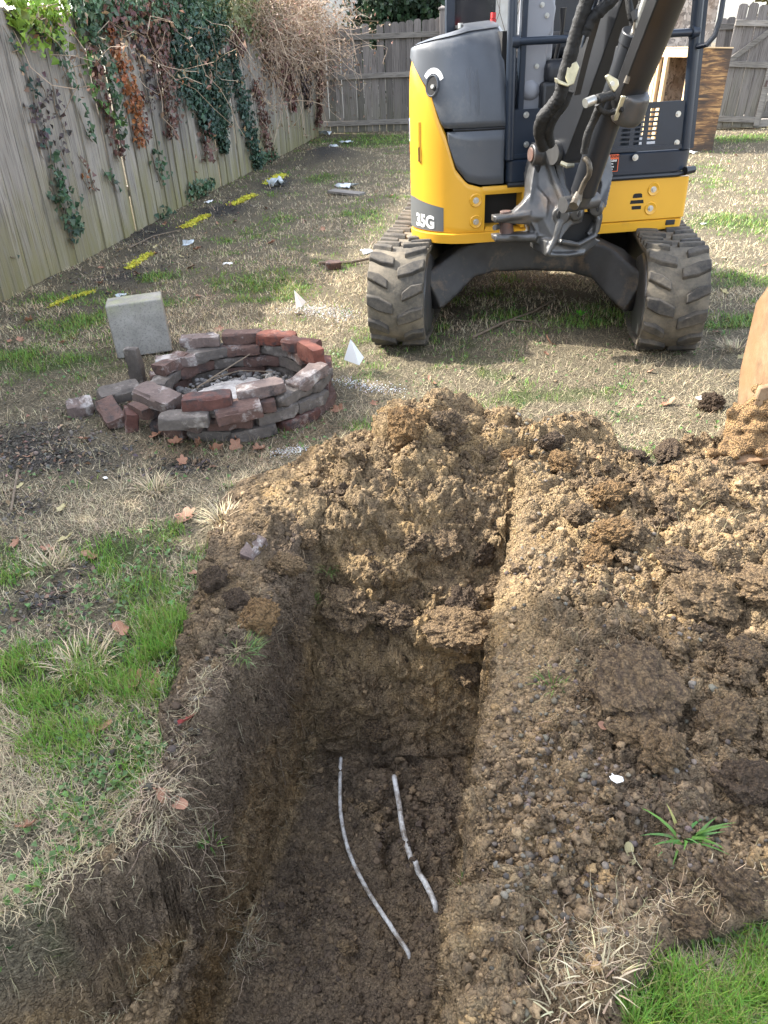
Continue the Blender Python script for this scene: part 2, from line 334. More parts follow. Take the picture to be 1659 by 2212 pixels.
MT['clod'] = clod_mat('clod_mixed', .12); MT['clod_dark'] = clod_mat('clod_dark', -.08); MT['clod_tan'] = clod_mat('clod_tan', .22, (1.12, 1.1, 1.08)); MT['clod_ochre'] = clod_mat('clod_ochre', .25, (1.12, 1.0, .84))

# ================================================================ terrain
def xc_(y): return -.18 + .235*(np.clip(y, -1.5, 3.6)-1.088)
def base_height(x, y):
    """metres; 0 = yard level. returns z, soil(ochre 0..1), soilmask 0..1, wall 0..1"""
    s = x - xc_(y)
    z = .018*fbm(x, y, .45, 2) + .008*perlin(x*2.3, y*2.3)
    def gs(cx, cy, rx, ry, rot=0):
        ca, sa = math.cos(rot), math.sin(rot); dx, dy = x-cx, y-cy; u = (dx*ca+dy*sa)/rx; v = (-dx*sa+dy*ca)/ry; return np.exp(-(u*u+v*v))
    wob = .05*perlin(x*3, y*3)+.025*perlin(x*9, y*9)
    # spoil masks
    heap = .155*gs(.20+wob, 2.83, .19, .20) + .12*gs(.05, 2.60, .36, .34) + .085*gs(.50, 2.70, .30, .26) + .06*gs(.74, 2.80, .18, .16) + .07*gs(.9, 2.25, .30, .34)
    side_r = sstep(.30, .40, s)*sstep(2.75, 2.2, y)*(.035+.05*gs(.55, 1.9, .2, .5)+.05*gs(1.0, 1.5, .4, .4)) + .09*gs(1.45, 1.9, .45, .4)+.04*gs(1.85, 2.4, .3, .2)
    side_l = .07*gs(-.46, 2.0, .13, .42) + .05*gs(-.42, 2.45, .18, .25)+.035*gs(-.50, 1.45, .09, .3)
    m_heap = sstep(.012, .035, heap+wob*.25)
    right = sstep(-.02, .05, s-.30+wob)*sstep(-.05, .05, 2.50 + .25*x + wob*2.0 - y)*sstep(.30, .6, y)
    gap = gs(.98, 2.62, .22, .13) * 1.4
    right = right*(1-sstep(.25, .6, gap)) 
    far = sstep(-.05, .05, (2.88+.12*(x-1.6)) + wob*2 - y)*sstep(1.05, 1.2, x+wob)
    grassR = sstep(.35, .6, gs(.70, .70, .38, .16, .12) + wob*2)
    right = np.maximum(right, far)*(1-grassR)
    left = sstep(.012, .03, side_l+wob*.3)
    z = z + heap + side_r*np.maximum(right, .2) + side_l
    soilm = np.clip(m_heap+right+left, 0, 1)
    # trench
    half = .327 + .012*perlin(y*4, y*0+3.3) + .03*sstep(1.9, 2.4, y)
    inside = sstep(.028, -.028, np.abs(s + .015*perlin(x*2, y*5)) - half)
    inside = inside*sstep(2.50, 2.15, y)
    floor = -.62 + .02*fbm(x, y, 4, 2) + .10*sstep(.14, .33, np.abs(s))*0
    fill = -.62 + .19*sstep(1.80, 2.0, y + wob*1.3) + .46*np.clip((y-1.93)/.50, 0, 1) + .10*gs(.24, 1.98, .14, .13) + .05*gs(-.05, 2.1, .15, .12)
    fl = np.where(y > 1.8, np.maximum(floor, fill), floor)
    fl = np.minimum(fl, z+.0)
    zt = z*(1-inside) + fl*inside
    # branch trench to the lower left
    yb = .905 + (x+.81)*.66 + .02*perlin(x*6, y*0+1.)
    br = sstep(.012, -.035, y-yb)*sstep(-.30, -.345, s)
    brf = -.46 + .03*fbm(x, y, 5, 2) + .05*sstep(-.9, -.4, x)
    zt = zt*(1-br) + np.minimum(brf, zt)*br
    # worn shoulder above the branch wall
    sh = sstep(.14, .0, np.abs(y-yb-.05))*sstep(-.75, -.55, x)*(s < -.3)*(1-br)
    zt = zt - .05*sh
    tr = np.maximum(inside, br)
    edgeL = sstep(-.46, -.40, s+wob*1.2)*sstep(.2, 0, s)*sstep(2.6, 2.2, y)
    edgeB = sstep(.13, .06, y-yb+wob)*(x < -.3)*sstep(-.80, -.62, x+wob)
    soilm = np.clip(np.maximum(np.maximum(soilm, tr), np.maximum(edgeL, edgeB)), 0, 1)
    # far bare hump
    hum = gs(-.62, 13.0, .55, .5); zt = zt + .16*hum
    # ochre amount
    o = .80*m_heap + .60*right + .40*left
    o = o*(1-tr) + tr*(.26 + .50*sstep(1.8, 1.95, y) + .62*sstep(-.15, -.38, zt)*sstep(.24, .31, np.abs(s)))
    o = o + .35*gs(.14, 2.95, .12, .18) + .22*gs(.5, 1.3, .25, .3)*0 + .25*gs(.38, 1.6, .07, .5) - .35*gs(.55, 1.1, .16, .35) - .3*gs(.35, 2.35, .1, .14)-.30*edgeL*(1-tr)-.25*edgeB*(1-tr)  # also paints the shadow right of the heap's ridge into the soil colour
    o = o + .22*tr*sstep(.23, .30, np.abs(s))*sstep(-.06, -.2, zt)  # lighter tan painted into the trench walls to lift their shade
    return zt, np.clip(o, 0, 1), soilm, tr, heap

GREEN = []
for px, py, rx, ry, wt in [(250,1200,.16,.12,1),(330,1270,.20,.12,1),(60,1460,.20,.12,1.1),(220,1450,.20,.10,1.1),(380,1400,.10,.08,1),(240,1600,.17,.08,1.1),(570,1085,.08,.10,.9),(470,1210,.12,.10,.8),(380,1340,.16,.08,1),
    (25,1230,.12,.14,1),(60,1330,.16,.06,.8),(30,760,.4,.3,.9),(130,700,.3,.25,.8),(330,597,.14,.12,1.2),(800,930,.12,.10,1),(1300,700,.30,.16,.75),(1100,690,.28,.12,.6),(1180,860,.25,.10,.6),(800,460,.3,.3,.8),(690,385,.4,.45,.9),(560,620,.25,.14,.8),
    (1570,480,.5,.4,1),(1600,300,.9,.5,1),(1540,395,.3,.3,.9),(1610,610,.35,.14,.9),(1560,700,.3,.12,1),(760,300,.9,.9,.9),(1450,2130,.12,.07,.6),(1600,2080,.14,.06,.6),(100,790,.3,.12,.8),(300,650,.2,.1,.7),(560,650,.2,.1,.6),(350,1150,.12,.08,.7),(520,1060,.1,.06,.7),(180,690,.25,.12,.7),(900,880,.15,.08,.6),(1640,2180,.2,.08,.9),(1500,2190,.15,.06,.8),(1320,1020,.12,.06,.7),(980,870,.2,.1,.7),(330,660,.18,.15,.8),(200,640,.3,.15,.7),(360,1060,.2,.06,.4),(1640,650,.3,.1,.8),(620,470,.3,.3,.5),(560,420,.4,.5,.6),(820,305,.7,.8,.9),(700,970,.1,.06,.9),(330,1500,.12,.06,.9),(420,1470,.07,.06,.9)]:
    p = gz(px, py); GREEN.append((p[0], p[1], rx, ry, wt))
BARE = []
for px, py, rx, ry, wt in [(120,1310,.13,.08,1),(140,1000,.30,.16,1),(50,960,.3,.25,1),(420,1010,.13,.07,1.2),(720,345,.5,.5,.9),(180,1240,.08,.05,.8),(230,880,.2,.1,.8),(330,500,.25,.35,1),(480,455,.3,.4,1),(600,400,.2,.6,1),(250,600,.25,.3,.8),(230,1640,.06,.03,.6),(60,1100,.12,.10,.9),(1560,640,.2,.12,.5)]:
    p = gz(px, py); BARE.append((p[0], p[1], rx, ry, wt))
def turf_maps(x, y):
    g = .42*fbm(x, y, 1.3, 3)+.30*fbm(x+9, y, 5, 2)+.22
    for cx, cy, rx, ry, wt in GREEN: g = g + wt*.72*np.exp(-((x-cx)/rx)**2-((y-cy)/ry)**2)
    b = .25*fbm(x+31, y+7, 2.2, 3)-.02 + .22*sstep(1.5, .6, x+3.59-.16*y-.1)
    b = b - .35*sstep(-.3, .4, x)
    for cx, cy, rx, ry, wt in BARE: b = b + wt*.75*np.exp(-((x-cx)/rx)**2-((y-cy)/ry)**2)
    b = b*1.1; g = g - .55*np.clip(b, 0, 1)
    return np.clip(g, 0, 1), np.clip(b, 0, 1)

def gridline(segs):
    out = []
    for a, b, st in segs: n = max(1, int(round((b-a)/st))); out += list(np.linspace(a, b, n, endpoint=False))
    return np.array(out+[segs[-1][1]])
S = gridline([(-60, -12, 8), (-12, -4.5, .5), (-4.5, -1.9, .05), (-1.9, -1.0, .014), (-1.0, -.40, .0065), (-.40, -.365, .004), (-.365, -.285, .0016), (-.285, .285, .006), (.285, .39, .0018), (.39, 1.2, .007), (1.2, 2.2, .012), (2.2, 4.5, .05), (4.5, 12, .5), (12, 60, 8)])
Yg = gridline([(-30, -3, 3), (-3, 0, .1), (0, .5, .02), (.5, .86, .007), (.86, 1.30, .0042), (1.30, 1.84, .006), (1.84, 1.98, .004), (1.98, 3.1, .0072), (3.1, 4.4, .013), (4.4, 7, .03), (7, 18, .06), (18, 40, 2), (40, 110, 10)])
SS, YY = np.meshgrid(S, Yg); XX = SS + xc_(YY)
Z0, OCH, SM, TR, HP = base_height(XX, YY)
# breakup along surface normals
P = np.stack([XX, YY, Z0], -1)
du = np.gradient(P, axis=1); dv = np.gradient(P, axis=0); N = np.cross(du, dv); N /= np.linalg.norm(N, axis=2)[..., None]+1e-12
near = (YY > .3) & (YY < 4.6) & (np.abs(XX) < 3)
disp = np.zeros_like(Z0); xs, ys, zs = XX[near], YY[near], Z0[near]; sm = SM[near]; tr = TR[near]; nz = N[..., 2][near]
wall = sstep(.75, .3, nz)
wx_ = .035*fbm(xs, ys, 8, 2, zs); wy_ = .035*fbm(xs+4, ys+9, 8, 2, zs); xo_, yo_ = xs, ys; xs = xs+wx_+.008*perlin(xs*45, ys*45); ys = ys+wy_+.008*perlin(xs*45, ys*45+9)
l1, r1 = lumps(xs+zs*.8, ys+zs*.5, 9, 1); l2, r2 = lumps(xs+zs*.9, ys-zs*.7, 22, 2); l3, r3 = lumps(xs-zs, ys+zs*.6, 48, 3); l4, r4 = lumps(xs+zs, ys+zs, 95, 4)
loose = sstep(-.25, .35, fbm(xs+5, ys, 2.6, 2)+ .9*sstep(.03, .1, HP[near]) + .35*(xs > .6) + .5*((tr > .5) & (ys > 1.85)))
amp = sm*(1-wall*.85)*(.35+.65*loose)
hz = np.clip(sstep(.02, .09, HP[near]) + (tr > .5)*(ys > 1.88), 0, 1); band = sstep(.0, .05, (xs-xc_(ys))-.30)*sstep(.20, .12, (xs-xc_(ys))-.30)*sstep(1.1, 1.3, ys)*sstep(2.3, 2.0, ys); amp = amp*(1-.75*band)
l0, r0 = lumps(xs+zs*.7, ys+zs*.9, 6.5, 7)
d = amp*(.055*l0*(r0 > .3)*hz + .036*l1*(r1 > .35)*sstep(.2, .6, loose) + .024*l2*(r2 > .2) + .012*l3 + .008*l4 - .020*hz) + sm*(.006*fbm(xs, ys, 30, 3, zs)) + sm*wall*(.018*fbm(xo_, yo_, 9, 3, zs*.55) + .009*fbm(xo_, yo_, 34, 3, zs)+ .010*l3*(r3 > .35)+.006*l4-.008*np.abs(fbm(xo_+yo_*.5, yo_, 22, 2, zs*.25)))
d = d + sm*(1-wall)*(.007*fbm(xo_, yo_, 60, 3, zs)+.012*fbm(xo_, yo_, 13, 2, zs))
d = d + (1-sm)*(.005*fbm(xs, ys, 14, 3))
disp[near] = d
P = P + N*disp[..., None]; ZT = P[..., 2].copy()
G_, B_ = turf_maps(XX, YY)
ny, nx = XX.shape; idx = np.arange(ny*nx).reshape(ny, nx)
F = np.stack([idx[:-1, :-1], idx[:-1, 1:], idx[1:, 1:], idx[1:, :-1]], -1).reshape(-1, 4)
fm = lambda A: (A[:-1, :-1]+A[:-1, 1:]+A[1:, 1:]+A[1:, :-1]).ravel()/4
trf = fm(TR) > .5; soilf = (fm(SM) > .5) & ~trf
filled = trf & (fm(YY) > 1.93); trf &= ~filled; soilf |= filled
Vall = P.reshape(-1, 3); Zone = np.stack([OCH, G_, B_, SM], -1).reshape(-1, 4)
def part_terrain(name, mask, **kw):
    f = F[mask]; used, inv = np.unique(f, return_inverse=True); o = mass(name, Vall[used], inv.reshape(-1, 4), MT['ground'], smooth=True)
    a = o.data.color_attributes.new('zone', 'FLOAT_COLOR', 'POINT'); a.data.foreach_set('color', Zone[used].astype(np.float32).ravel())
    o.data.set_sharp_from_angle(angle=PI); return tag(o, **kw)
part_terrain('ground', ~trf & ~soilf, kind='structure', label='patchy winter yard of green and straw coloured turf')
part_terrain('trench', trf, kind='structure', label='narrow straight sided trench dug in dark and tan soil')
part_terrain('spoil_heap', soilf, kind='structure', label='loose clumpy brown clay piled over the end and sides of the trench')
# fast height lookup
def ground_z(x, y):
    x = np.atleast_1d(np.asarray(x, float)); y = np.atleast_1d(np.asarray(y, float)); s = x-xc_(y)
    i = np.clip(np.searchsorted(S, s)-1, 0, len(S)-2); j = np.clip(np.searchsorted(Yg, y)-1, 0, len(Yg)-2)
    a = np.clip((s-S[i])/(S[i+1]-S[i]), 0, 1); b = np.clip((y-Yg[j])/(Yg[j+1]-Yg[j]), 0, 1)
    q = lambda A: (A[j, i]*(1-a)+A[j, i+1]*a)*(1-b)+(A[j+1, i]*(1-a)+A[j+1, i+1]*a)*b
    return q(ZT)
def look(A, x, y):
    s = x-xc_(y); i = np.clip(np.searchsorted(S, s), 0, len(S)-1); j = np.clip(np.searchsorted(Yg, y), 0, len(Yg)-1); return A[j, i]
def gzz(px, py):   # pixel to actual terrain
    p = gz(px, py, 0.)
    for _ in range(12): p = gz(px, py, .5*p[2]+.5*float(ground_z(p[0], p[1])[0]))
    return p

# ================================================================ fences and background
R = random.Random(21)
def picket_mb(wd, h, th=.018, ear=.03, z0=0.):
    m = MB(); poly = [(-wd/2, z0), (wd/2, z0), (wd/2, h-ear), (wd/2-ear*.8, h-.006), (wd/2-ear*1.3, h), (-wd/2+ear*1.3, h), (-wd/2+ear*.8, h-.006), (-wd/2, h-ear)]
    return m.prism(poly, lambda x, z, t: (x, t, z), -th/2, th/2)
def make_fence(name, label, A, B, mat, n, hfn, railz, railside, group=None, skip=(), post=(), step=None, jit=.012, lean=.012, wob=1., wr=(.93, .985)):
    A = Vector(A); B = Vector(B); L = (B-A).length; d = (B-A)/L; nrm = Vector((-d.y, d.x, 0)); root = thing(name, label, 'fence', A, (0, 0, math.atan2(d.y, d.x)), group); sp = L/n
    protos = []
    for i in range(n):
        if i in skip: continue
        x = (i+.5)*sp; h = hfn(x) + R.uniform(-.02, .02); wd = sp*R.uniform(*wr)
        m = picket_mb(wd, h); o = m.build('picket', mat, root, smooth=0)
        gz_ = float(ground_z(A.x+d.x*x, A.y+d.y*x)[0]); o.location = (x, R.uniform(-jit, jit), gz_-.03); o.rotation_euler = (R.uniform(-lean, lean), R.uniform(-lean, lean)*wob, R.uniform(-.05, .05))
    for z in railz:
        k = 0; x = 0
        while x < L-.05:
            x1 = min(L, x+2.44); m = MB(); m.box(((x+x1)/2, 0, 0), (x1-x-.004, .04, .09)); o = m.build('rail', MT['rail'], root, bevel=.004)
            o.location = (0, railside*.034, z+R.uniform(-.01, .01)); o.rotation_euler = (0, R.uniform(-.003, .003), 0); x = x1
    for px in post:
        m = MB(); m.box((px, railside*.075, .98), (.10, .10, 1.98)); m.box((px, railside*.075, 1.985), (.145, .145, .03)); m.loft([[(px+sx*a, railside*.075+sy*a, z) for sx, sy in ((-1,-1),(1,-1),(1,1),(-1,1))] for a, z in ((.07, 2.0), (.01, 2.035))])
        m.build('post', MT['fenceB'], root, bevel=.004)
    return root
FX = lambda y: -3.59+.16*y
LF = make_fence('wooden_fence', 'long mossy cedar privacy fence along the left side, draped in ivy', (FX(3.4), 3.4, 0), (FX(17.0), 17.0, 0), MT['fenceL'], 98, lambda x: 1.86+.03*math.sin(x*1.3), [.35, 1.0, 1.6], 1, jit=.014, lean=.006, wob=.9, wr=(1.02, 1.09))
make_fence('wooden_fence', 'cedar privacy fence running on beside the camera, left of the yard', (FX(-4), -4, 0), (FX(3.38), 3.38, 0), MT['fenceL'], 50, lambda x: 1.86, [.35, 1.6], 1, wr=(1.01, 1.08))
make_fence('wooden_fence', 'grey dog eared picket fence at the back with three rails and one short board', (FX(17.08), 17.1, 0), (1.52, 16.95, 0), MT['fenceB'], 17, lambda x: 1.80+.10*(x/2.3) - (.42 if 1.0 < x < 1.13 else 0), [.16, .95, 1.60], -1, post=(2.36,), jit=.004)
make_fence('wooden_fence', 'grey picket fence behind the excavator cab, right of the capped post', (1.6, 16.9, 0), (5.1, 15.9, 0), MT['fenceB'], 24, lambda x: 1.45, [.16, .8, 1.3], -1, jit=.004)
# gate, leaning, ajar in front of fence at the right
ga = gz(1553, 276); gb = gz(1610, 270)
gt = thing('garden_gate', 'weathered wooden gate with diagonal brace and rusty latch, standing right of the stained box', 'gate', (ga[0]-.25, 14.5, 0), (0, rad(3.5), rad(-8)))
for i in range(5):
    o = picket_mb(.145, 1.75+.015*math.sin(i*2)).build('board', MT['fenceB'], gt, smooth=0); o.location = (.16*i+.08 if i < 4 else .70, R.uniform(-.004, .004), .06)
m = MB(); m.box((.70, -.035, .95), (.085, .035, 1.72)); m.build('stile', MT['rail'], gt, bevel=.003)
for z in (.18, .98, 1.55): m = MB(); m.box((.33, -.036, z), (.66, .036, .085)); m.build('rail', MT['rail'], gt, bevel=.003)
m = MB(); a = math.atan2(.5, .62); m.box((.34, -.037, 1.27), (.78, .034, .08), Matrix.Rotation(-a, 3, 'Y')); m.build('brace', MT['rail'], gt, bevel=.003)
m = MB(); m.box((.70, -.06, 1.33), (.03, .02, .07)); m.cyl((.68, -.075, 1.33), (.72, -.075, 1.33), .012); m.build('latch', MT['rustpin'], gt)
m = MB(); m.box((.70, -.06, .72), (.025, .02, .09)); m.cyl((.69, -.08, .74), (.69, -.08, .68), .01); m.build('hook', MT['rustpin'], gt)
make_fence('wooden_fence', 'old grey picket fence with rails running on right of the gate', (6.05, 15.3, 0), (11.5, 15.0, 0), MT['fenceB'], 37, lambda x: 1.66, [.14, .95, 1.50], -1, jit=.004, lean=.02)
o = MB().box((7.2, 14.6, .07), (3.6, .14, .12)).build('landscape_timber', MT['rail'], None, bevel=.008); tag(o, 'long weathered timber lying on the grass at the foot of the right fence', 'timber')
m = MB(); m.box((0, 0, 0), (.09, .04, .62), Matrix.Rotation(rad(48), 3, 'Y')); o = m.build('loose_board', MT['rail'], None, bevel=.003); p = gz(1618, 240); o.location = (6.75, 14.75, .34); tag(o, 'broken grey board leaning against the right fence near the gate', 'board')

# osb sheet and stained box
o = MB().box((0, 0, 1.22), (1.22, .018, 2.44)).build('particle_board_sheet', MT['osb'], None); o.location = (4.55, 13.4, 0); o.rotation_euler = (rad(-3), rad(3), rad(-4)); tag(o, 'tall weathered particle board sheet standing upright behind the excavator', 'board')
o = MB().box((0, 0, 1.22), (1.22, .018, 2.44)).build('particle_board_sheet', MT['osb'], None); o.location = (3.55, 13.5, 0); o.rotation_euler = (rad(-3), rad(1), rad(-2)); tag(o, 'particle board sheet seen through the cab, left of the taller sheet', 'board')
bx = thing('plywood_box', 'upright open box with dark stained plywood side and fresh pine frame, beside the excavator', 'box', (4.40, 11.9, 0), (0, rad(2.6), rad(12)))
m = MB(); m.box((.27, 0, .63), (.54, .02, 1.27)); m.build('stained_side', MT['ply'], bx)
W2 = .95
m = MB(); m.box((-.02, .045, .63), (.02, .10, 1.27)); m.build('corner_post', MT['newpine'], bx, bevel=.003); m = MB(); m.box((-.02-.0, W2, .63), (.02, .10, 1.27)); m.build('corner_post', MT['newpine'], bx, bevel=.003)
m = MB(); m.box((-.035, W2/2, 1.21), (.04, W2+.1, .10)); m.build('cross_rail', MT['newpine'], bx, bevel=.003); m = MB(); m.box((-.035, W2/2, .06), (.04, W2+.1, .10)); m.build('cross_rail', MT['newpine'], bx, bevel=.003)
m = MB(); m.box((-.04, .62, .63), (.045, .09, 1.06)); m.build('stud', MT['newpine'], bx, bevel=.003); m = MB(); m.box((-.04, .80, .63), (.045, .05, 1.06)); m.build('stud', MT['newpine'], bx, bevel=.003)
m = MB(); m.box((.25, W2+.02, .63), (.54, .015, 1.27)); m.box((.53, W2/2, .63), (.018, W2-.02, 1.27)); m.build('back_side', MT['osb'], bx)
m = MB(); m.box((.25, W2/2, 1.275), (.58, W2+.06, .015)); m.build('top_board', MT['newpine'], bx)

# neighbour's white house beyond the back fence
hs = thing('white_house', 'pale rough stucco house standing behind the back fence', 'house', (1.2, 20.5, 0))
m = MB(); m.box((0, 3, 2.7), (9.5, 6, 5.4)); m.build('wall', MT['stucco'], hs)
m = MB(); m.prism([(-5.1, 5.4), (5.1, 5.4), (0, 8.2)], lambda x, z, t: (x, t, z), -.4, 6.4); m.build('roof', simple('roof_shingle', (.08, .075, .07), .9, 0, .3, 8, .5, 30), hs)
for wx in (-2.6, 2.6):
    m = MB(); m.box((wx, -.03, 3.4), (1.1, .08, 1.5)); f = m.build('window_frame', MT['white'], hs, bevel=.006); m = MB(); m.box((wx, -.055, 3.4), (.92, .05, 1.3)); m.build('pane', MT['clear'], f)
m = MB(); m.cyl((1.1, -.12, 0), (1.1, -.12, 5.2), .045); m.build('downpipe', simple('pale_pipe', (.42, .44, .48), .5), hs)
m = MB()
for i in range(46):
    x = R.uniform(-1.2, 2.3); z = 0; pts = []
    for k in range(9): pts.append((x, -.06-R.random()*.05, z)); z += .4; x += R.uniform(-.18, .18)
    m.tube(pts, [.012*(1-k/11) for k in range(9)], 4)
m.build('bare_creeper', MT['twig'], hs)
# unseen house added beyond the left fence to shade the foreground
hb = thing('shade_house', 'tall pale unseen house added beyond the left fence to shade the near yard', 'house', (0, 0, 0))
SD = np.array([sv.x, sv.y]); SDh = math.tan(SUN_EL)/math.hypot(*SD)
m = MB(); m.box((-6.6, .8, 2.8), (4.6, 6.1, 5.6)); m.build('wall', simple('house_siding', (.45, .43, .40), .8), hb)
m = MB(); m.prism([(-8.95, 5.6), (-4.25, 5.6), (-6.6, 6.8)], lambda x, z, t: (x, t, z), -2.3, 3.9); m.build('roof', simple('roof_felt', (.08, .075, .07), .9), hb)

# dense evergreen beyond the back fence
def leaf_arrays(C, Nn, size, rng, col, cvar=.25, pts=5, fold=.3):
    """ivy-like leaves: C centres (n,3), Nn normals (n,3)"""
    n = len(C); t = rng.normal(size=(n, 3)); Nn = Nn/np.linalg.norm(Nn, axis=1)[:, None]; t[:, 2] -= 1.2; t -= Nn*np.sum(t*Nn, 1)[:, None]; t /= np.linalg.norm(t, axis=1)[:, None]; b = np.cross(Nn, t)
    if pts == 5: sh = [(-.5, 0, 0), (-.15, .52, fold), (.2, .30, .1), (.62, 0, -.12), (.2, -.30, .1), (-.15, -.52, fold)]
    else: sh = [(-.5, 0, 0), (0, .26, fold*.6), (.5, 0, -.1), (0, -.26, fold*.6)]
    s = (size*rng.uniform(.55, 1.3, n))[:, None]; V = np.stack([C + t*s*a + b*s*c_ + Nn*s*d_ for a, c_, d_ in sh], 1); k = len(sh)
    base = np.arange(n)[:, None]*k
    F = np.concatenate([base+np.array([[0, 1, 2, 3]]), base+np.array([[0, 3, 4, 5]])]) if k == 6 else base+np.array([[0, 1, 2, 3]])
    v = rng.uniform(1-cvar, 1+cvar, (n, 1)); cc = np.clip(np.asarray(col)*v*(1+rng.normal(size=(n, 3))*.07), 0.001, 1)
    return V.reshape(-1, 3), F, np.repeat(cc, k, 0)
def tree(name, label, cx, cy, z0, z1, rx, ry, n, col, seed, size=.10):
    rng = np.random.default_rng(seed); root = thing(name, label, 'tree', (cx, cy, 0)); m = MB(); m.tube([(0, 0, 0), (.05, 0, z0+.3), (0, .05, (z0+z1)/2), (.05, 0, z1*.9)], [.14, .12, .08, .03], 8); m.build('trunk', MT['twig'], root)
    cl = rng.normal(size=(60, 3)); cl /= np.linalg.norm(cl, axis=1)[:, None]; cl *= rng.uniform(.35, .95, (60, 1)); q = cl[rng.integers(0, 60, n)] + rng.normal(size=(n, 3))*.16
    C = q*np.array([rx, ry, (z1-z0)/2]) + np.array([0, 0, (z0+z1)/2]); Nn = q + rng.normal(size=(n, 3))*.6
    V, Fq, cc = leaf_arrays(C, Nn, size, rng, col, .45); mass('crown', V, Fq, MT['leafv'], root, cc); return root
tree('evergreen_tree', 'dark glossy evergreen rising above the back fence', .75, 18.7, .6, 4.6, 1.05, .7, 15000, (.03, .055, .028), 5, .11)
tree('bare_shrub', 'pale leafed shrub against the white house right of the fence post', 2.0, 18.2, .5, 2.6, .5, .4, 1800, (.16, .18, .09), 6, .06)
tree('autumn_tree', 'yellowing tree behind the right fence', 9.0, 17.2, .8, 4.5, 1.6, 1.2, 9000, (.16, .13, .035), 8, .12)
tree('hedge_or_shade_tree', 'dark leafy tree beyond the left fence', -3.6, 14.0, 1.2, 4.2, .9, 2.0, 7000, (.05, .07, .03), 9, .1)

tree('hedge_or_shade_tree', 'unseen leafy tree added beyond the near left fence to shade the turf', -4.3, 4.7, .3, 3.9, .9, 1.5, 16000, (.06, .08, .035), 10, .13)  # out-of-view tree, added only for the shade it throws on the turf
# ivy on the left fence: strands given as traces on the fence plane
A3 = np.array([FX(5), 5, 0]); FD = np.array([.16, 1, 0])/math.hypot(.16, 1); FN = np.array([FD[1], -FD[0], 0])
def onf(px, py):
    p = gpl(px, py, A3, FN); return p
GRN = (.065, .115, .065); DGR = (.045, .085, .062); BRT = (.20, .30, .05); BRN = (.14, .075, .06); ORG = (.30, .12, .05); PUR = (.075, .055, .055); TAN = (.34, .24, .17)
def ivy(label, polys, size=.05, stem=True, seed=0, name='ivy_vine'):
    """polys: list of (polyline px, halfwidth m, leaves per m, colour)"""
    rng = np.random.default_rng(100+seed); root = thing(name, label, 'ivy', tuple(A3*0)); VV = []; FF = []; CC = []; off = 0; m = MB()
    for pl, hw, dens, col in polys:
        P3 = [onf(*p) for p in pl]; hws = hw if isinstance(hw, (list, tuple)) else [hw]*len(P3)
        for i in range(len(P3)-1):
            a, b = P3[i], P3[i+1]; L = np.linalg.norm(b-a); n = int(L*dens*max(.4, (hws[i]+hws[i+1])/2/.1)); 
            if n < 1: continue
            tt = rng.uniform(0, 1, n); h = hws[i]*(1-tt)+hws[i+1]*tt; c = a+(b-a)*tt[:, None]; dr = (b-a)/L; sd = np.cross(dr, FN)
            c = c + sd*(rng.normal(size=n)*h*.55)[:, None] + FN*(rng.uniform(.02, .05+.6*min(hw if not isinstance(hw, (list, tuple)) else hw[0], .12), n))[:, None]
            colr = np.array(col)[None, :]*np.ones((n, 1)); V, Fq, cc = leaf_arrays(c, FN*1.+rng.normal(size=(n, 3))*.45+np.array([0, 0, .3]), size, rng, colr, .35)
            VV.append(V); FF.append(Fq+off); CC.append(cc); off += len(V)
        if stem:
            for k in range(max(1, int(np.mean(hws)*25))):
                j = rng.normal(size=3)*np.mean(hws)*.4; j = j-FN*float(j@FN); m.tube([tuple(p+j*min(1, q)+FN*.025+rng.normal(size=3)*.012) for q, p in enumerate(P3)], .0035, 4)
    if m.v: m.build('stem', MT['twig'], root)
    mass('foliage', np.concatenate(VV), np.concatenate(FF), MT['leafv'], root, np.concatenate(CC)); return root
ivy('dark green ivy at the far left of the fence, ending in a low leafy clump', [([(0, 60), (28, 110), (60, 190), (72, 270), (95, 330)], .05, 70, DGR), ([(95, 330), (108, 385)], .06, 120, GRN), ([(100, 400), (130, 440), (160, 500)], [.13, .16, .06], 170, GRN), ([(130, 440), (150, 530)], .05, 80, DGR), ([(28, 560), (20, 550)], .05, 60, DGR)], .05, seed=1)
ivy('dead purple brown ivy stems above the green clump', [([(70, 160), (85, 190), (100, 270), (135, 360)], .05, 80, PUR), ([(52, 220), (70, 270), (85, 330)], [.1, .10, .05], 120, PUR), ([(100, 180), (120, 240), (140, 290)], .045, 70, PUR), ([(160, 330), (185, 380), (200, 420)], .04, 80, BRN)], .04, seed=2)
ivy('pale green ivy strand second from the left', [([(70, 40), (110, 100), (130, 150), (150, 200), (180, 290), (195, 310)], [.10, .07, .06, .05, .04, .03], 110, (.06, .11, .06)), ([(215, 365), (250, 410)], .06, 70, GRN)], .05, seed=3)
ivy('bright green ivy spilling over the fence top at the far left', [([(0, 22), (60, 18), (120, 25)], [.20, .22, .18], 260, BRT), ([(150, 30), (165, 90), (175, 150), (190, 200), (215, 240), (255, 270)], [.08, .07, .06, .05, .05, .03], 110, (.10, .18, .05))], .055, seed=4)
ivy('mixed ivy hanging left of the orange strand', [([(165, 20), (190, 70), (215, 140), (240, 230), (250, 330)], [.16, .14, .12, .10, .04], 170, GRN), ([(180, 60), (200, 180), (225, 270), (250, 340)], [.08, .1, .10, .04], 130, BRN)], .05, seed=5)
ivy('dead orange brown ivy strand on the fence', [([(220, 60), (235, 110), (265, 180), (285, 240), (290, 320)], [.08, .10, .17, .15, .05], 230, ORG), ([(290, 200), (300, 270), (312, 300)], .08, 120, BRN), ([(170, 375), (190, 420)], .04, 90, ORG)], .045, seed=6)
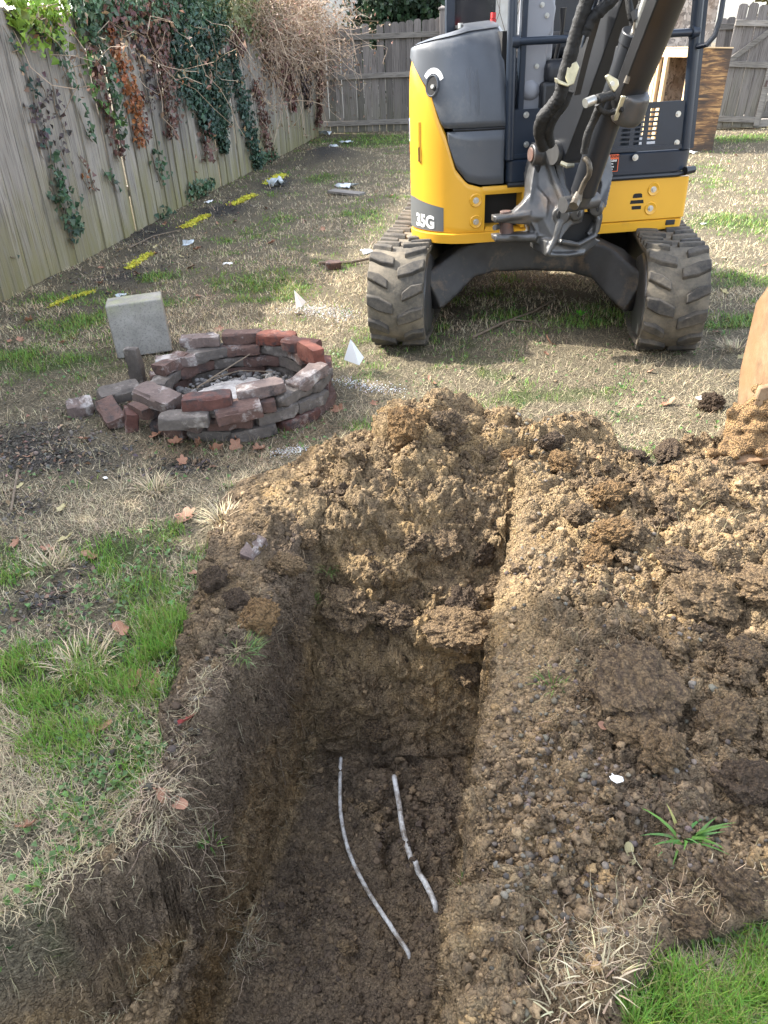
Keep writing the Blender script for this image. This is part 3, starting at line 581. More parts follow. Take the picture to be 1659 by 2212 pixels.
ivy('withered brown ivy between the orange strand and the big green curtain', [([(320, 50), (335, 120), (350, 200), (360, 300)], [.2, .24, .2, .07], 230, BRN), ([(280, 60), (300, 140), (320, 240)], [.1, .1, .05], 110, PUR), ([(320, 330), (345, 390)], .13, 110, GRN), ([(380, 130), (385, 180)], .08, 130, ORG)], .045, seed=7)
ivy('big dense dark green ivy curtain in the middle of the fence', [([(370, 30), (390, 90), (410, 160), (425, 220), (455, 290)], [.38, .50, .48, .30, .10], 520, DGR), ([(440, 40), (455, 110), (460, 200), (465, 270), (475, 330)], [.34, .36, .34, .22, .08], 520, (.036, .066, .045)), ([(340, 20), (400, 22), (480, 26)], .25, 300, GRN), ([(430, 260), (440, 350)], .12, 120, BRN)], .055, seed=8)
ivy('slender green ivy strand right of the big curtain reaching the ground', [([(490, 110), (500, 180), (520, 240), (535, 300), (550, 360)], [.22, .14, .26, .22, .16], 190, DGR), ([(500, 60), (505, 120)], .3, 150, BRN), ([(540, 180), (560, 240), (570, 320), (580, 340)], [.12, .2, .2, .05], 110, BRN)], .055, seed=9)
ivy('green and brown ivy spilling along the fence top above the strands', [([(140, 22), (220, 20), (300, 22), (380, 18)], [.16, .13, .14, .2], 260, GRN), ([(200, 30), (300, 34), (380, 34)], [.2, .25, .2], 150, BRN), ([(440, 20), (520, 30), (600, 40)], [.2, .3, .2], 200, (.16, .17, .08))], .055, seed=14)
ivy('small ivy sprigs at the bottom of the left fence', [([(395, 415), (430, 408), (455, 395)], [.08, .1, .06], 160, GRN), ([(330, 478), (365, 468)], .09, 120, GRN), ([(540, 350), (585, 335)], .1, 160, GRN)], .05, stem=False, seed=15)
# dry tangled vine at the far end
def vine(label, seed, x0, x1, n, leaves, ymin, ymax, top, name='dry_vine'):
    rng = np.random.default_rng(seed); root = thing(name, label, 'vine', (0, 0, 0)); m = MB(); C = []
    for i in range(n):
        yw = rng.uniform(ymin, ymax); p = A3 + FD*((yw-5)/FD[1]) + np.array([0, 0, rng.uniform(1.5, top)]) + FN*rng.uniform(-.25, .18); d = rng.normal(size=3)*.07; pts = []
        for k in range(rng.integers(6, 13)):
            pts.append(tuple(p)); d = d*.72 + rng.normal(size=3)*.055 + FN*.002 - np.array([0, 0, .028 if rng.random() < .7 else -.02]); p = p + d
            p[2] = max(p[2], .3); C.append(p + rng.normal(size=3)*.05)
        m.tube(pts, .0036, 3, False)
    m.build('stem', simple('pale_vine', (.36, .27, .19), .8), root); C = np.array(C); C = C[rng.integers(0, len(C), leaves)] + rng.normal(size=(leaves, 3))*.06
    V, Fq, cc = leaf_arrays(C, rng.normal(size=(leaves, 3)), .055, rng, (.27, .18, .12), .45, 4); mass('dead_leaves', V, Fq, MT['leafv'], root, cc); return root
vine('big tangled mass of dry tan vine over the far end of the left fence', 40, 0, 0, 1200, 8000, 12.4, 16.9, 2.2)
vine('dry vine with green tips sprawling along the top of the left fence', 41, 0, 0, 50, 700, 6.5, 12, 1.85)
ivy('dead brown ivy trailing down under the tangled dry vine', [([(600, 100), (620, 180), (625, 240)], [.5, .35, .1], 190, BRN), ([(640, 100), (655, 190), (660, 230)], [.5, .3, .1], 190, PUR), ([(680, 120), (685, 200), (680, 270)], [.45, .25, .08], 150, BRN), ([(560, 60), (590, 110)], .5, 120, BRN)], .06, seed=12, name='dead_ivy')

# ================================================================ excavator
EC = Vector((1.006, 4.956, 0)); UA = rad(7); TA = rad(-10.8)
EX = thing('mini_excavator', 'yellow and dark grey tracked mini excavator with its boom swung towards the trench', 'excavator', EC)
XU = Matrix.Rotation(UA, 4, 'Z'); XT = Matrix.Rotation(TA, 4, 'Z')
Xn = np.array([math.cos(UA), math.sin(UA), 0]); Yn = np.array([-math.sin(UA), math.cos(UA), 0]); ECn = np.array(EC)
def up(px, py, yl=-.5):       # pixel -> upper-structure local point on its plane y = yl
    p = gpl(px, py, ECn+Yn*yl, Yn)-ECn; return (float(p@Xn), yl, float(p[2]))
def rl(px, py, y):            # pixel -> excavator-root local point at world depth y
    p = gy(px, py, y)-ECn; return tuple(float(q) for q in p)
EGZ = float(ground_z(EC.x, EC.y)[0])

# --- tracks (undercarriage frame: front is -y)
def track_path(n=120):
    # front idler centre (-.80,.245) r.235 ; rear sprocket (.80,.265) r.235 ; flat bottom between y -.62 and .62
    pts = []
    def arc(cy, cz, r, a0, a1, k):
        for i in range(k): a = a0+(a1-a0)*i/(k-1); pts.append((cy+r*math.cos(a), cz+r*math.sin(a)))
    arc(-.80, .275, .225, rad(90), rad(252), 22); pts.append((-.60, .022)); 
    for i in range(1, 10): pts.append((-.60+1.2*i/10, .02))
    pts.append((.60, .022)); arc(.80, .275, .225, rad(-72), rad(90), 22)
    for i in range(1, 12): u = i/12; pts.append((.80-1.6*u, .50-.022*math.sin(PI*u)*1.2+.006*math.sin(6*PI*u)))
    # resample
    P = [Vector((0, a, b)) for a, b in pts]; P.append(P[0]); L = [0]
    for i in range(1, len(P)): L.append(L[-1]+(P[i]-P[i-1]).length)
    out = []
    for k in range(n):
        s = L[-1]*k/n; i = max(j for j in range(len(L)) if L[j] <= s); i = min(i, len(P)-2); out.append(P[i].lerp(P[i+1], (s-L[i])/max(1e-6, L[i+1]-L[i])))
    return out, L[-1]
TP, TL = track_path(144)
def tframe(s):
    s = (s % TL)/TL*len(TP); i = int(s) % len(TP); j = (i+1) % len(TP); p = TP[i].lerp(TP[j], s-int(s)); d = (TP[(i+2) % len(TP)]-TP[i-1]).normalized(); n = Vector((0, d.z, -d.y)); 
    if n.dot(p-Vector((0, 0, .27))) < 0: n = -n
    return p, d, n
for sd in (-1, 1):
    xc = sd*.715; hw = .15
    m = MB(); rings = []
    for k in range(144):
        p, d, n = tframe(TL*k/144); q = (k % 3 == 0)
        rings.append([(xc-hw, *(p+n*.0)[1:]), (xc-hw, *(p+n*.022)[1:]), (xc-hw*.9, *(p+n*(.030))[1:]), (xc+hw*.9, *(p+n*(.030))[1:]), (xc+hw, *(p+n*.022)[1:]), (xc+hw, *(p+n*.0)[1:])])
    rings.append(rings[0]); m.loft(rings, cap=False)
    tr = m.build('track', MT['muddy'], EX, XT)
    m = MB(); NL = 42; pitch = TL/NL; rg = random.Random(5+sd)
    for k in range(NL):
        for hs_ in (-1, 1):
            s0 = pitch*(k+(.5 if hs_ > 0 else 0)); hgt = .024
            # block from outer edge to centre, chevron shaped, every second long
            xo, xi = hs_*.152, hs_*(.012 if (k % 2) else .040); lw = pitch*.62 if k % 2 else pitch*.50
            quads = []
            for (xx, ds, w2) in ((xo, -.018, .34), (hs_*.09, .0, .50), (xi, .026, .36)):
                quads.append((xx, s0+ds, lw*w2*1.15))
            rb = []
            for xx, s_, w_ in quads:
                a, da, na = tframe(s_-w_); b, db, nb2 = tframe(s_+w_); c1, _, n1_ = tframe(s_-w_*.72); c2, _, n2_ = tframe(s_+w_*.72)
                h2 = .028+hgt
                rb.append([(xc+xx, *(a+na*.024)[1:]), (xc+xx*.97, *(c1+n1_*h2)[1:]), (xc+xx*.97, *(c2+n2_*h2)[1:]), (xc+xx, *(b+nb2*.024)[1:])])
            m.loft(rb)
        p, d, n = tframe(pitch*k); 
    m.build('lug', MT['rubber'], tr, XT, bevel=.005)
    # wheels, frame
    m = MB()
    m.cyl((xc-.06, -.80, .275), (xc+.06, -.80, .275), .21, n=36)
    for s2 in (-1, 1): m.tube([(xc+s2*.075, -.80, .275), (xc+s2*.085, -.80, .275)], [.205, .19], 36); m.cyl((xc+s2*.08, -.80, .275), (xc+s2*.12, -.80, .275), .055)
    m.build('idler_wheel', MT['arch'], EX, XT)
    m = MB(); m.cyl((xc-.03, .80, .275), (xc+.03, .80, .275), .2, n=24); m.cyl((xc-.1, .80, .275), (xc+.1, .80, .275), .12, n=24); m.build('sprocket', MT['arch'], EX, XT)
    m = MB(); m.prism([(-.98, .16), (-.6, .10), (.62, .10), (.78, .16), (.78, .40), (.55, .43), (-.5, .43), (-.80, .36), (-.98, .34)], lambda y, z, t: (t, y, z), xc-.10, xc+.10); m.build('track_frame', MT['arch'], EX, XT, bevel=.012)
    for yy in (-.45, -.15, .15, .45):
        m = MB(); m.cyl((xc-.11, yy, .11), (xc+.11, yy, .11), .07, n=20); m.build('roller', MT['arch'], EX, XT)
    # guard ring seen from between the tracks
    m = MB(); m.prism([(-1.0, .20), (-.93, .10), (-.7, .06), (-.56, .10), (-.52, .42), (-.72, .49), (-.9, .44), (-1.0, .34)], lambda y, z, t: (t, y, z), xc-sd*.155, xc-sd*.118); m.build('idler_guard', MT['cast'], EX, XT, bevel=.014)
# --- cast frame between the tracks
m = MB(); m.box((0, .05, .415), (.62, .85, .16)); m.cyl((0, 0, .40), (0, 0, .52), .40, n=40)
for sd in (-1, 1):
    m.beam([(sd*.02, -.33, .415), (sd*.26, -.36, .41), (sd*.42, -.45, .365), (sd*.52, -.54, .285), (sd*.62, -.62, .24)], [(.20, .20), (.20, .20), (.21, .19), (.25, .20), (.28, .22)], (0, 1, 0))
    m.beam([(sd*.02, .36, .40), (sd*.3, .40, .39), (sd*.5, .5, .30), (sd*.62, .55, .25)], [(.2, .2)]*4, (0, 1, 0))
o = m.build('undercarriage', MT['arch'], EX, XT, remesh=.012, sm=6)
m = MB(); m.tube([(-.13, -.30, .31), (.13, -.30, .31)], .02, 8); m.build('drain_cover', MT['rustpin'], EX, XT)
m = MB(); m.box((0, 1.25, .30), (1.5, .05, .30)); m.beam([(-.3, .4, .3), (-.3, 1.25, .28)], (.1, .1), (1, 0, 0)); m.beam([(.3, .4, .3), (.3, 1.25, .28)], (.1, .1), (1, 0, 0)); m.build('dozer_blade', MT['yellow'], EX, XT, bevel=.008)

# --- bodywork surface: u runs from the right-hand edge of the left bonnet round the corner to the side
RC = .29; XR = -.35; XL = -.80; YF = -.5
U1 = (XR-XL)-RC; U2 = U1+RC*PI/2
def plan(u):
    if u <= U1: return Vector((XR-u, YF)), Vector((0, -1))
    if u <= U2: a = (u-U1)/RC; return Vector((XL+RC-RC*math.sin(a), YF+RC-RC*math.cos(a))), Vector((-math.sin(a), -math.cos(a)))
    q = u-U2; return Vector((XL+.20*q+.10*q*q, YF+RC+q)), Vector((-1, .25)).normalized()
def SF(u, z, off=0., hood=True):
    p, n = plan(u); k = 0
    if z > 1.08:
        tz = (z-1.08)/.45; side = min(1, max(0, (u-.05)/.5)); a_front = .17*tz**1.7; a_side = .035*tz**3
        k = a_front*(1-side)+a_side*side + (.05*max(0, (tz-.8)/.2)**2)
    if z < .62: k += -.0
    q = p - n*(k-off); return Vector((q.x, q.y, z))
def surf(name, m_, u0, u1, zlo, zhi, off=0., nu=40, nz=24, parent=EX, th=.02, bevel=0, edge=.012):
    mb = MB(); rings = []
    us = [u0+(u1-u0)*i/nu for i in range(nu+1)]
    V = []; 
    for lay in (0, 1):
        for u in us:
            a, b = zlo(u), max(zhi(u), zlo(u)+.002)
            for j in range(nz+1):
                z = a+(b-a)*j/nz; ed = min(1, min(j, nz-j)/2., min(us.index(u), nu-us.index(u))/1.) if edge else 1
                V.append(SF(u, z, off - (1-ed)*edge*.5 - lay*th))
    W = nz+1; Fq = []; n1 = (nu+1)*W
    for i in range(nu):
        for j in range(nz):
            a = i*W+j; Fq.append((a, a+1, a+W+1, a+W)); a += n1; Fq.append((a, a+W, a+W+1, a+1))
    for i in range(nu):
        for j, s_ in ((0, 1), (nz, -1)): a = i*W+j; Fq.append((a, a+W, a+W+n1, a+n1) if s_ > 0 else (a, a+n1, a+W+n1, a+W))
    for j in range(nz):
        for i, s_ in ((0, -1), (nu, 1)): a = i*W+j; Fq.append((a, a+1, a+1+n1, a+n1) if s_ > 0 else (a, a+n1, a+1+n1, a+1))
    mb.add(V, Fq); return mb.build(name, m_, parent, XU, smooth=50)
BU = [-.01, 0, .11, .20, .264, .313, .35, .408, .56, .62, 2]; BZ = [.80, .80, .805, .83, .90, 1.05, 1.12, 1.245, 1.385, 1.41, 1.43]
bnd = lambda u: float(np.interp(u, BU, BZ))
ztop = lambda u: float(np.interp(u, [0, .2, .45, .62, 1.6], [1.530, 1.515, 1.485, 1.455, 1.42]))
# yellow skin
surf('side_panel', MT['yellow'], .10, 1.75, lambda u: .575, lambda u: bnd(u)-.006, .004, 90, 30)
surf('front_arm', MT['yellow'], -.15, .115, lambda u: .765, lambda u: .805, .0045, 12, 4)
# grey bonnet
surf('bonnet', MT['hood'], -.005, 1.75, lambda u: max(1.092, bnd(u)+.004), ztop, .010, 90, 40, edge=.03)
surf('toolbox_door', MT['hood'], -.002, .312, lambda u: max(.815, bnd(u)+.006), lambda u: 1.075, .006, 24, 16, edge=.03)
m = MB(); rings = []
us = [-.005+1.755*i/60 for i in range(61)]
for k, (ins, dz) in enumerate(((0, 0), (.02, .010), (.06, .02), (.14, .03), (.22, .034))):
    rings.append([SF(u, ztop(u), .010-ins*.0-0) + Vector((0, 0, dz)) - Vector((*plan(u)[1], 0))*ins for u in us])
m.loft(rings, cap=False, closed=False); top = m.build('bonnet_top', MT['hood'], EX, XU, smooth=60)
m = MB(); m.box((-.345, -.06, 1.16), (.03, .70, .70)); m.prism([(-.42, 1.1), (-.05, 1.1), (.3, 1.1), (.3, 1.53), (-.20, 1.53), (-.36, 1.36)], lambda y, z, t: (t, y, z), -.362, -.325); m.build('bonnet_inner_side', MT['void'], EX, XU)
m = MB(); m.box((-.45, .55, .93), (.22, 1.2, .7)); m.box((-.46, -.27, .95), (.20, .26, .28)); m.build('engine_bay', MT['void'], EX, XU)
m = MB(); m.tube([tuple(SF(u, 1.083, -.016)) for u in [0, .1, .2, .28]], .010, 6); m.build('hinge_bar', MT['black'], EX, XU)
# lock recess and its sticker
u_, z_ = .395, 1.285
c0 = SF(u_, z_, .011); nn = Vector((*plan(u_)[1], .22)).normalized(); tU = nn.cross(Vector((0, 0, 1))).normalized(); tZ = tU.cross(nn)
if tU.x < 0: tU = -tU
if tZ.z < 0: tZ = -tZ
m = MB(); E_ = lambda r1, r2, o_, k=28: [c0+tU*r1*math.cos(2*PI*i/k)+tZ*r2*math.sin(2*PI*i/k)+nn*o_ for i in range(k)]
m.loft([E_(.040, .052, .004), E_(.036, .047, .010), E_(.031, .043, .006)], cap=False); m.build('lock_rim', MT['hood'], EX, XU)
m = MB(); m.add(E_(.033, .045, .0065), [tuple(range(28))]); m.build('lock_recess', MT['void'], EX, XU)  # flat dark ellipse painted in for the shade of the recess
m = MB(); m.cyl(c0+tU*.010-tZ*.004+nn*.004, c0+tU*.010-tZ*.004+nn*.018, .012, .010, 12); m.build('lock', MT['bolt'], EX, XU)
m = MB(); vs = []; fs = []
for i in range(15):
    a = rad(25+120*i/14)
    for r_ in (1.28, 1.85): uu = u_-.0+(-.036)*r_*math.cos(a); zz = z_+.046*r_*math.sin(a)*.95; vs.append(SF(uu, zz, .0125))
for i in range(14): fs.append((2*i, 2*i+2, 2*i+3, 2*i+1))
m.add(vs, fs); m.build('lock_sticker', MT['decalwhite'], EX, XU)
m = MB()
for i in range(3, 12): a = rad(25+120*i/14); uu = u_-.036*1.56*math.cos(a); zz = z_+.046*1.56*math.sin(a)*.95; m.add([SF(uu-.002, zz-.002, .0137), SF(uu+.002, zz-.002, .0137), SF(uu+.002, zz+.002, .0137), SF(uu-.002, zz+.002, .0137)], [(0, 1, 2, 3)])
m.build('sticker_marks', MT['void'], EX, XU)
# pale scuffs on the bonnet
m = MB()
for i in range(9):
    uu = .14+.10*random.random(); z0 = 1.14+random.random()*.03; pts = [SF(uu+.02*math.sin(t*PI)*(i-4)/4, z0+.20*t, .0106) for t in [k/8 for k in range(9)]]
    m.tube(pts, .0009, 4)
m.build('scuff_marks', simple('scuff', (.12, .125, .135), .6), EX, XU)
p_ = SF(.52, 1.02, .006); m = MB(); m.tube([SF(.485, .93, .001), SF(.485, 1.12, .001)], .012, 10); m.build('handle_recess', MT['yellow'], EX, XU); m = MB(); m.tube([SF(.482, .93, .010), SF(.482, 1.0, .010)], .005, 8); m.build('handle_slot', MT['void'], EX, XU)
def quad_on(us_, zs_, off, name, mt, parent=EX):
    m = MB(); W = len(zs_); m.add([SF(u, z, off) for u in us_ for z in zs_], [(i*W+j, (i+1)*W+j, (i+1)*W+j+1, i*W+j+1) for i in range(len(us_)-1) for j in range(W-1)]); return m.build(name, mt, parent, XU, smooth=60)
quad_on([.60, .62, .65], [1.02, 1.08, 1.13], .006, 'side_badge', MT['decalwhite']); quad_on([.61, .63, .642], [1.03, 1.08, 1.12], .0075, 'badge_figure', simple('badge_blue', (.03, .06, .25), .5))
quad_on([.61, .63, .65], [.96, .98, 1.0], .006, 'side_letters', MT['orange'])
# 35G decal wraps round the corner
ul = [.325+(.70-.325)*i/24 for i in range(25)]
m = MB(); vs = []
for u in ul:
    zt = .705+(.745-.705)*min(1, (u-.325)/.22); zb = .582
    for j in range(5): vs.append(SF(u, zb+(zt-zb)*j/4, .0058))
m.add(vs, [(i*5+j, (i+1)*5+j, (i+1)*5+j+1, i*5+j+1) for i in range(24) for j in range(4)]); m.build('model_decal', MT['decal'], EX, XU, smooth=60)
def text_mesh(s, size, fn, name, mt, parent=EX, bold=0.0, xf=XU, sx=1., sub=0):
    cu_ = bpy.data.curves.new('txt', 'FONT'); cu_.body = s; cu_.size = size; cu_.offset = bold; cu_.resolution_u = 4; o = bpy.data.objects.new('txt', cu_); COL.objects.link(o)
    dg = bpy.context.evaluated_depsgraph_get(); me = bpy.data.meshes.new_from_object(o.evaluated_get(dg)); bpy.data.objects.remove(o); bpy.data.curves.remove(cu_)
    bm = bmesh.new(); bm.from_mesh(me)
    if sub: bmesh.ops.subdivide_edges(bm, edges=bm.edges[:], cuts=sub); bmesh.ops.triangulate(bm, faces=bm.faces[:])
    for v in bm.verts: q = fn(v.co.x*sx, v.co.y); v.co = xf @ Vector(q)
    bm.to_mesh(me); bm.free(); me.materials.clear(); me.materials.append(mt); q = bpy.data.objects.new(name, me); COL.objects.link(q); q.parent = parent; return q
text_mesh('35G', .090, lambda x, y: SF(.522-x, .600+y-x*.03, .0076), 'model_number', MT['decalwhite'], bold=.0035, sx=.92, sub=2)
# slotted front skirt: left piece with bolts, opening, right panel
def bolt(x, y, z, r=.011, parent=EX, rim=True, mt='bolt'):
    if rim:
        m = MB(); n = 24; m.loft([[(x+q*math.cos(2*PI*i/n), y-h, z+q*math.sin(2*PI*i/n)) for i in range(n)] for q, h in ((.036, .0), (.031, .006), (.026, .0045), (.019, .002))]); b = m.build('bolt_boss', MT['yellow'], parent, XU)
    m = MB(); m.cyl((x, y+.002, z), (x, y-.010, z), r, r*.9, 6 if not rim else 12); m.cyl((x, y, z), (x, y-.003, z), r*1.5, None, 14); m.build('bolt', MT[mt], parent, XU)
for q in ((1028, 433), (1028, 479)): x, y, z = up(*q, -.506); bolt(x, -.505, z)
# lower rim all the way round
def rim(zs, xl, xr, y0, mat, name, rc=.28, off=0., parent=EX, rr=.07, back=.95):
    m = MB(); ring = []
    pts = []
    for i in range(13): a = PI/2*i/12; pts.append((xl+rc-rc*math.cos(a), y0+rc-rc*math.sin(a)))
    for i in range(7): a = PI/2*i/6; pts.append((xr-rr+rr*math.sin(a), y0+rr-rr*math.cos(a)))
    pts.append((xr, back)); pts.append((xl+(.36 if rc > .1 else 0), back))
    cx = (xl+xr)/2
    def off_(o): return [(x+(o if x > cx+.3 else -o if x < cx-.4 else 0), y-(o if y < back-.1 else -o)) for x, y in pts]
    m.loft([[(x, y, z) for x, y in off_(o)] for z, o in zs]); return m.build(name, mat, parent, XU, smooth=40)
rim([(.515, -.02), (.520, .0), (.568, .004), (.573, -.004)], -.805, .715, -.505, MT['yellow'], 'lower_rim')
# inner bay behind the opening
m = MB(); m.box((.1, .2, .68), (1.15, 1.2, .2)); m.build('slew_bay', MT['void'], EX, XU)
m = MB(); m.prism([(-.45, .575), (-.30, .575), (-.30, .60), (-.44, .60)], lambda x, z, t: (x, t, z), -.50, -.3); m.box((-.235, -.42, .68), (.02, .16, .19)); m.box((-.12, -.40, .70), (.20, .02, .17)); m.build('bay_bracket', MT['yellow'], EX, XU)
m = MB(); x0, x1 = -.02, .715; pl = []
for i in range(8): a = PI/2*i/7; pl.append((x1-.035+.035*math.sin(a), -.505+.035-.035*math.cos(a)))
prof = [(x0, -.505)]+pl+[(.715, .9), (.69, .9), (.69, -.47), (x0, -.48)]
m.prism(prof, lambda x, y, t: (x, y, t), .577, .792); m.build('skirt_panel', MT['yellow'], EX, XU, bevel=.004, smooth=40)
m = MB(); m.prism([(x0-.2, -.507), (.02, -.507), (.02, -.47), (x0-.2, -.47)], lambda x, y, t: (x, y, t), .76, .80); m.build('front_arm', MT['yellow'], EX, XU, bevel=.003)
for q in ((1412, 409), (1405, 450)): x, y, z = up(*q, -.506); bolt(x, -.505, z)
x, y, z = up(1376, 436, -.506); m = MB()
for dz, hw_ in ((.030, .028), (0, .040), (-.030, .028)):
    po = [(x-hw_, z+dz-.009), (x+hw_, z+dz-.009), (x+hw_*(.9 if dz >= 0 else 1), z+dz+.0095), (x+hw_*.55, z+dz+(.014 if dz > 0 else .0095)), (x-hw_*.55, z+dz+(.014 if dz > 0 else .0095)), (x-hw_*.9, z+dz+.0095)]
    if dz < 0: po = [(a, 2*(z+dz)-b) for a, b in po][::-1]
    m.prism(po, lambda a, b, t: (a, t, b), -.5062, -.49)
m.build('vent_slot', MT['void'], EX, XU)  # dark insets stand in for the shade inside open slots
x, y, z = up(1448, 480, -.51); m = MB(); m.box((x, -.509, z), (.055, .006, .028)); m.build('tie_down_patch', MT['black'], EX, XU, bevel=.004)
# black deck, front guard panel
rim([(.800, -.045), (.803, -.03), (.82, -.03), (.822, -.012), (.922, -.008), (.930, -.02)], -.345, .728, -.515, MT['navy'], 'cab_deck', rc=.03, rr=.10)
m = MB(); m.tube([(-.33, -.50, .806), (.0, -.505, .803), (.62, -.505, .805), (.70, -.49, .812)], .013, 8); m.build('deck_seal', MT['black'], EX, XU); m = MB(); m.tube([(.665, -.515, .822), (.725, -.50, .825)], [.022, .018], 10); m.build('rubber_stop', MT['black'], EX, XU)
x, y, z = up(1372, 340, -.52); bolt(x, -.522, z, rim=False)
# guard panel with louvres (real openings)
X0, X1, Z0_, Z1_ = -.31, .645, .932, 1.165
vents = []
for col_, (a, b) in enumerate(((.28, .33), (.355, .405), (.43, .48))):
    for r_ in range(8 if col_ else 6): vents.append((a, b, .965+.0225*r_, .965+.0225*r_+.013))
m = MB(); xs_ = sorted({X0, X1} | {round(v, 4) for q in vents for v in q[:2]}); zs_ = sorted({Z0_, Z1_} | {round(v, 4) for q in vents for v in q[2:]})
gi = {}
for lay, yy in ((0, -.50), (1, -.494)):
    for i, a in enumerate(xs_):
        for j, b in enumerate(zs_): gi[(lay, i, j)] = len(m.v); m.v.append((a, yy, b))
solid = lambda i, j: 0 <= i < len(xs_)-1 and 0 <= j < len(zs_)-1 and not any(abs(q[0]-xs_[i]) < .001 and abs(q[1]-xs_[i+1]) < .001 and q[2]-.001 < zs_[j] and zs_[j+1] < q[3]+.001 for q in vents)
for i in range(len(xs_)-1):
    for j in range(len(zs_)-1):
        if not solid(i, j): continue
        for lay in (0, 1): m.f.append((gi[lay, i, j], gi[lay, i+1, j], gi[lay, i+1, j+1], gi[lay, i, j+1]))
        for di, dj, (e0, e1) in ((-1, 0, ((i, j), (i, j+1))), (1, 0, ((i+1, j), (i+1, j+1))), (0, -1, ((i, j), (i+1, j))), (0, 1, ((i, j+1), (i+1, j+1)))):
            if not solid(i+di, j+dj): m.f.append((gi[0, e0[0], e0[1]], gi[0, e1[0], e1[1]], gi[1, e1[0], e1[1]], gi[1, e0[0], e0[1]]))
gp = m.build('front_guard', MT['navy'], EX, XU, smooth=0)
m = MB(); m.box((.31, -.43, 1.03), (.20, .04, .2)); m.box((.0, -.44, 1.04), (.6, .06, .2)); m.build('guard_backing', MT['navy'], EX, XU)
for q in ((1465, 246), (1462, 308)): x, y, z = up(*q, -.5); bolt(x, -.50, z, .010, rim=False)
for q in ((1190+0, 0),): pass
for q in ((1137, 248), (1137, 312)): x, y, z = up(*q, -.505); bolt(x, -.503, z, .010, rim=False)
m = MB(); m.box((.17, -.502, .945), (.94, .006, .02)); m.build('guard_lip', MT['navy'], EX, XU)
# posts, bars
m = MB(); m.tube([(-.325, -.49, .93), (-.330, -.49, 1.2), (-.338, -.48, 1.9), (-.34, -.40, 2.30)], .024, 14); m.tube([(-.29, -.46, .93), (-.29, -.46, 1.16)], .02, 8); m.build('cab_post', MT['navy'], EX, XU)
m = MB(); m.beam([(-.275, -.475, .93), (-.27, -.47, 2.3)], (.03, .05), (1, 0, 0)); m.build('door_jamb', MT['navy'], EX, XU, bevel=.005)
m = MB(); m.tube([(.655, -.49, .93), (.615, -.485, 1.6), (.585, -.48, 1.95), (.57, -.40, 2.3)], .028, 14); m.beam([(.69, -.46, .93), (.65, -.455, 1.6), (.60, -.40, 2.3)], (.035, .06), (1, 0, 0)); m.build('cab_post', MT['navy'], EX, XU)
m = MB(); m.tube([(-.325, -.495, 1.462), (.62, -.495, 1.468)], .018, 12); m.tube([(-.335, -.492, 1.462), (-.30, -.495, 1.462)], .03, 12); m.tube([(.595, -.495, 1.468), (.63, -.492, 1.468)], .03, 12); m.build('cross_bar', MT['navy'], EX, XU)
m = MB(); m.tube([(.63, -.52, 1.405), (.655, -.56, 1.412), (.685, -.57, 1.45), (.70, -.57, 1.52), (.70, -.57, 1.8), (.66, -.55, 1.95)], .013, 10); m.build('grab_handle', MT['navy'], EX, XU)
m = MB(); m.tube([(.50, .35, 1.9), (.49, .30, 1.5), (.43, .22, 1.32), (.38, .2, 1.15), (.37, .2, .93)], .020, 10); m.build('rear_tube', MT['navy'], EX, XU)
for x in (-.34, .66):
    m = MB(); m.tube([(x, .62, .93), (x, .60, 2.3)], .028, 12); m.build('rear_post', MT['navy'], EX, XU)
m = MB(); m.box((.14, .1, 2.36), (1.1, 1.25, .08)); m.build('canopy_roof', MT['navy'], EX, XU, bevel=.03, seg=4)
m = MB(); m.box((-.38, .40, 1.58), (.16, .03, .10)); m.build('rear_ledge', MT['navy'], EX, XU)
# left rear guard post and dark window behind the bonnet
m = MB(); m.beam([(-.47, .30, 1.50), (-.47, .30, 2.3)], (.05, .05), (1, 0, 0)); m.build('window_frame', MT['navy'], EX, XU, bevel=.004); m = MB(); m.box((-.33, .32, 1.9), (.26, .012, .75)); m.build('side_window', MT['clear'], EX, XU)
m = MB(); m.box((-.37, .16, 1.545), (.16, .25, .015)); m.build('window_sill', MT['black'], EX, XU); m = MB(); m.cyl((-.455, .1, 1.535), (-.455, .1, 1.56), .014, None, 8); m.build('bolt', MT['bolt'], EX, XU)
# console, seat
m = MB()
m.prism([(-.262, 1.0), (-.13, 1.0), (-.115, 1.48), (-.095, 1.50), (-.085, 1.60), (-.115, 1.68), (-.16, 1.72), (-.24, 1.70), (-.256, 1.64)], lambda x, z, t: (x, t, z), -.40, -.33)
m.build('control_console', MT['grey'], EX, XU, bevel=.012, seg=4)
m = MB(); m.box((-.11, -.34, 1.52), (.05, .10, .30)); m.build('console_cover', MT['grey'], EX, XU, bevel=.02, seg=4)
m = MB(); m.loft([[(-.20+.055*q*math.cos(2*PI*i/16), -.400-h, 1.235+.055*q*math.sin(2*PI*i/16)*(1.0 if math.sin(2*PI*i/16) > 0 else .7)) for i in range(16)] for q, h in ((1, 0), (.8, .012), (.3, .02))]); m.build('console_bulge', MT['grey'], EX, XU)
for q in ((1182, 33), (1160, 143), (1172, 10)): x, y, z = up(*q, -.405); bolt(x, -.402, z, .008, rim=False)
m = MB(); m.box((-.11, -.30, 1.25), (.05, .1, .16)); m.build('switch_box', MT['grey'], EX, XU, bevel=.006)
m = MB(); m.box((.10, -.02, 1.60), (.42, .10, .52)); m.build('seat_back', MT['seat'], EX, XU, bevel=.045, seg=5)
m = MB(); m.box((.10, -.22, 1.32), (.46, .46, .11)); m.build('seat_cushion', MT['seat'], EX, XU, bevel=.04, seg=5)
m = MB(); m.box((.10, -.10, 1.44), (.44, .16, .12)); m.build('lumbar_roll', MT['seat'], EX, XU, bevel=.05, seg=5)
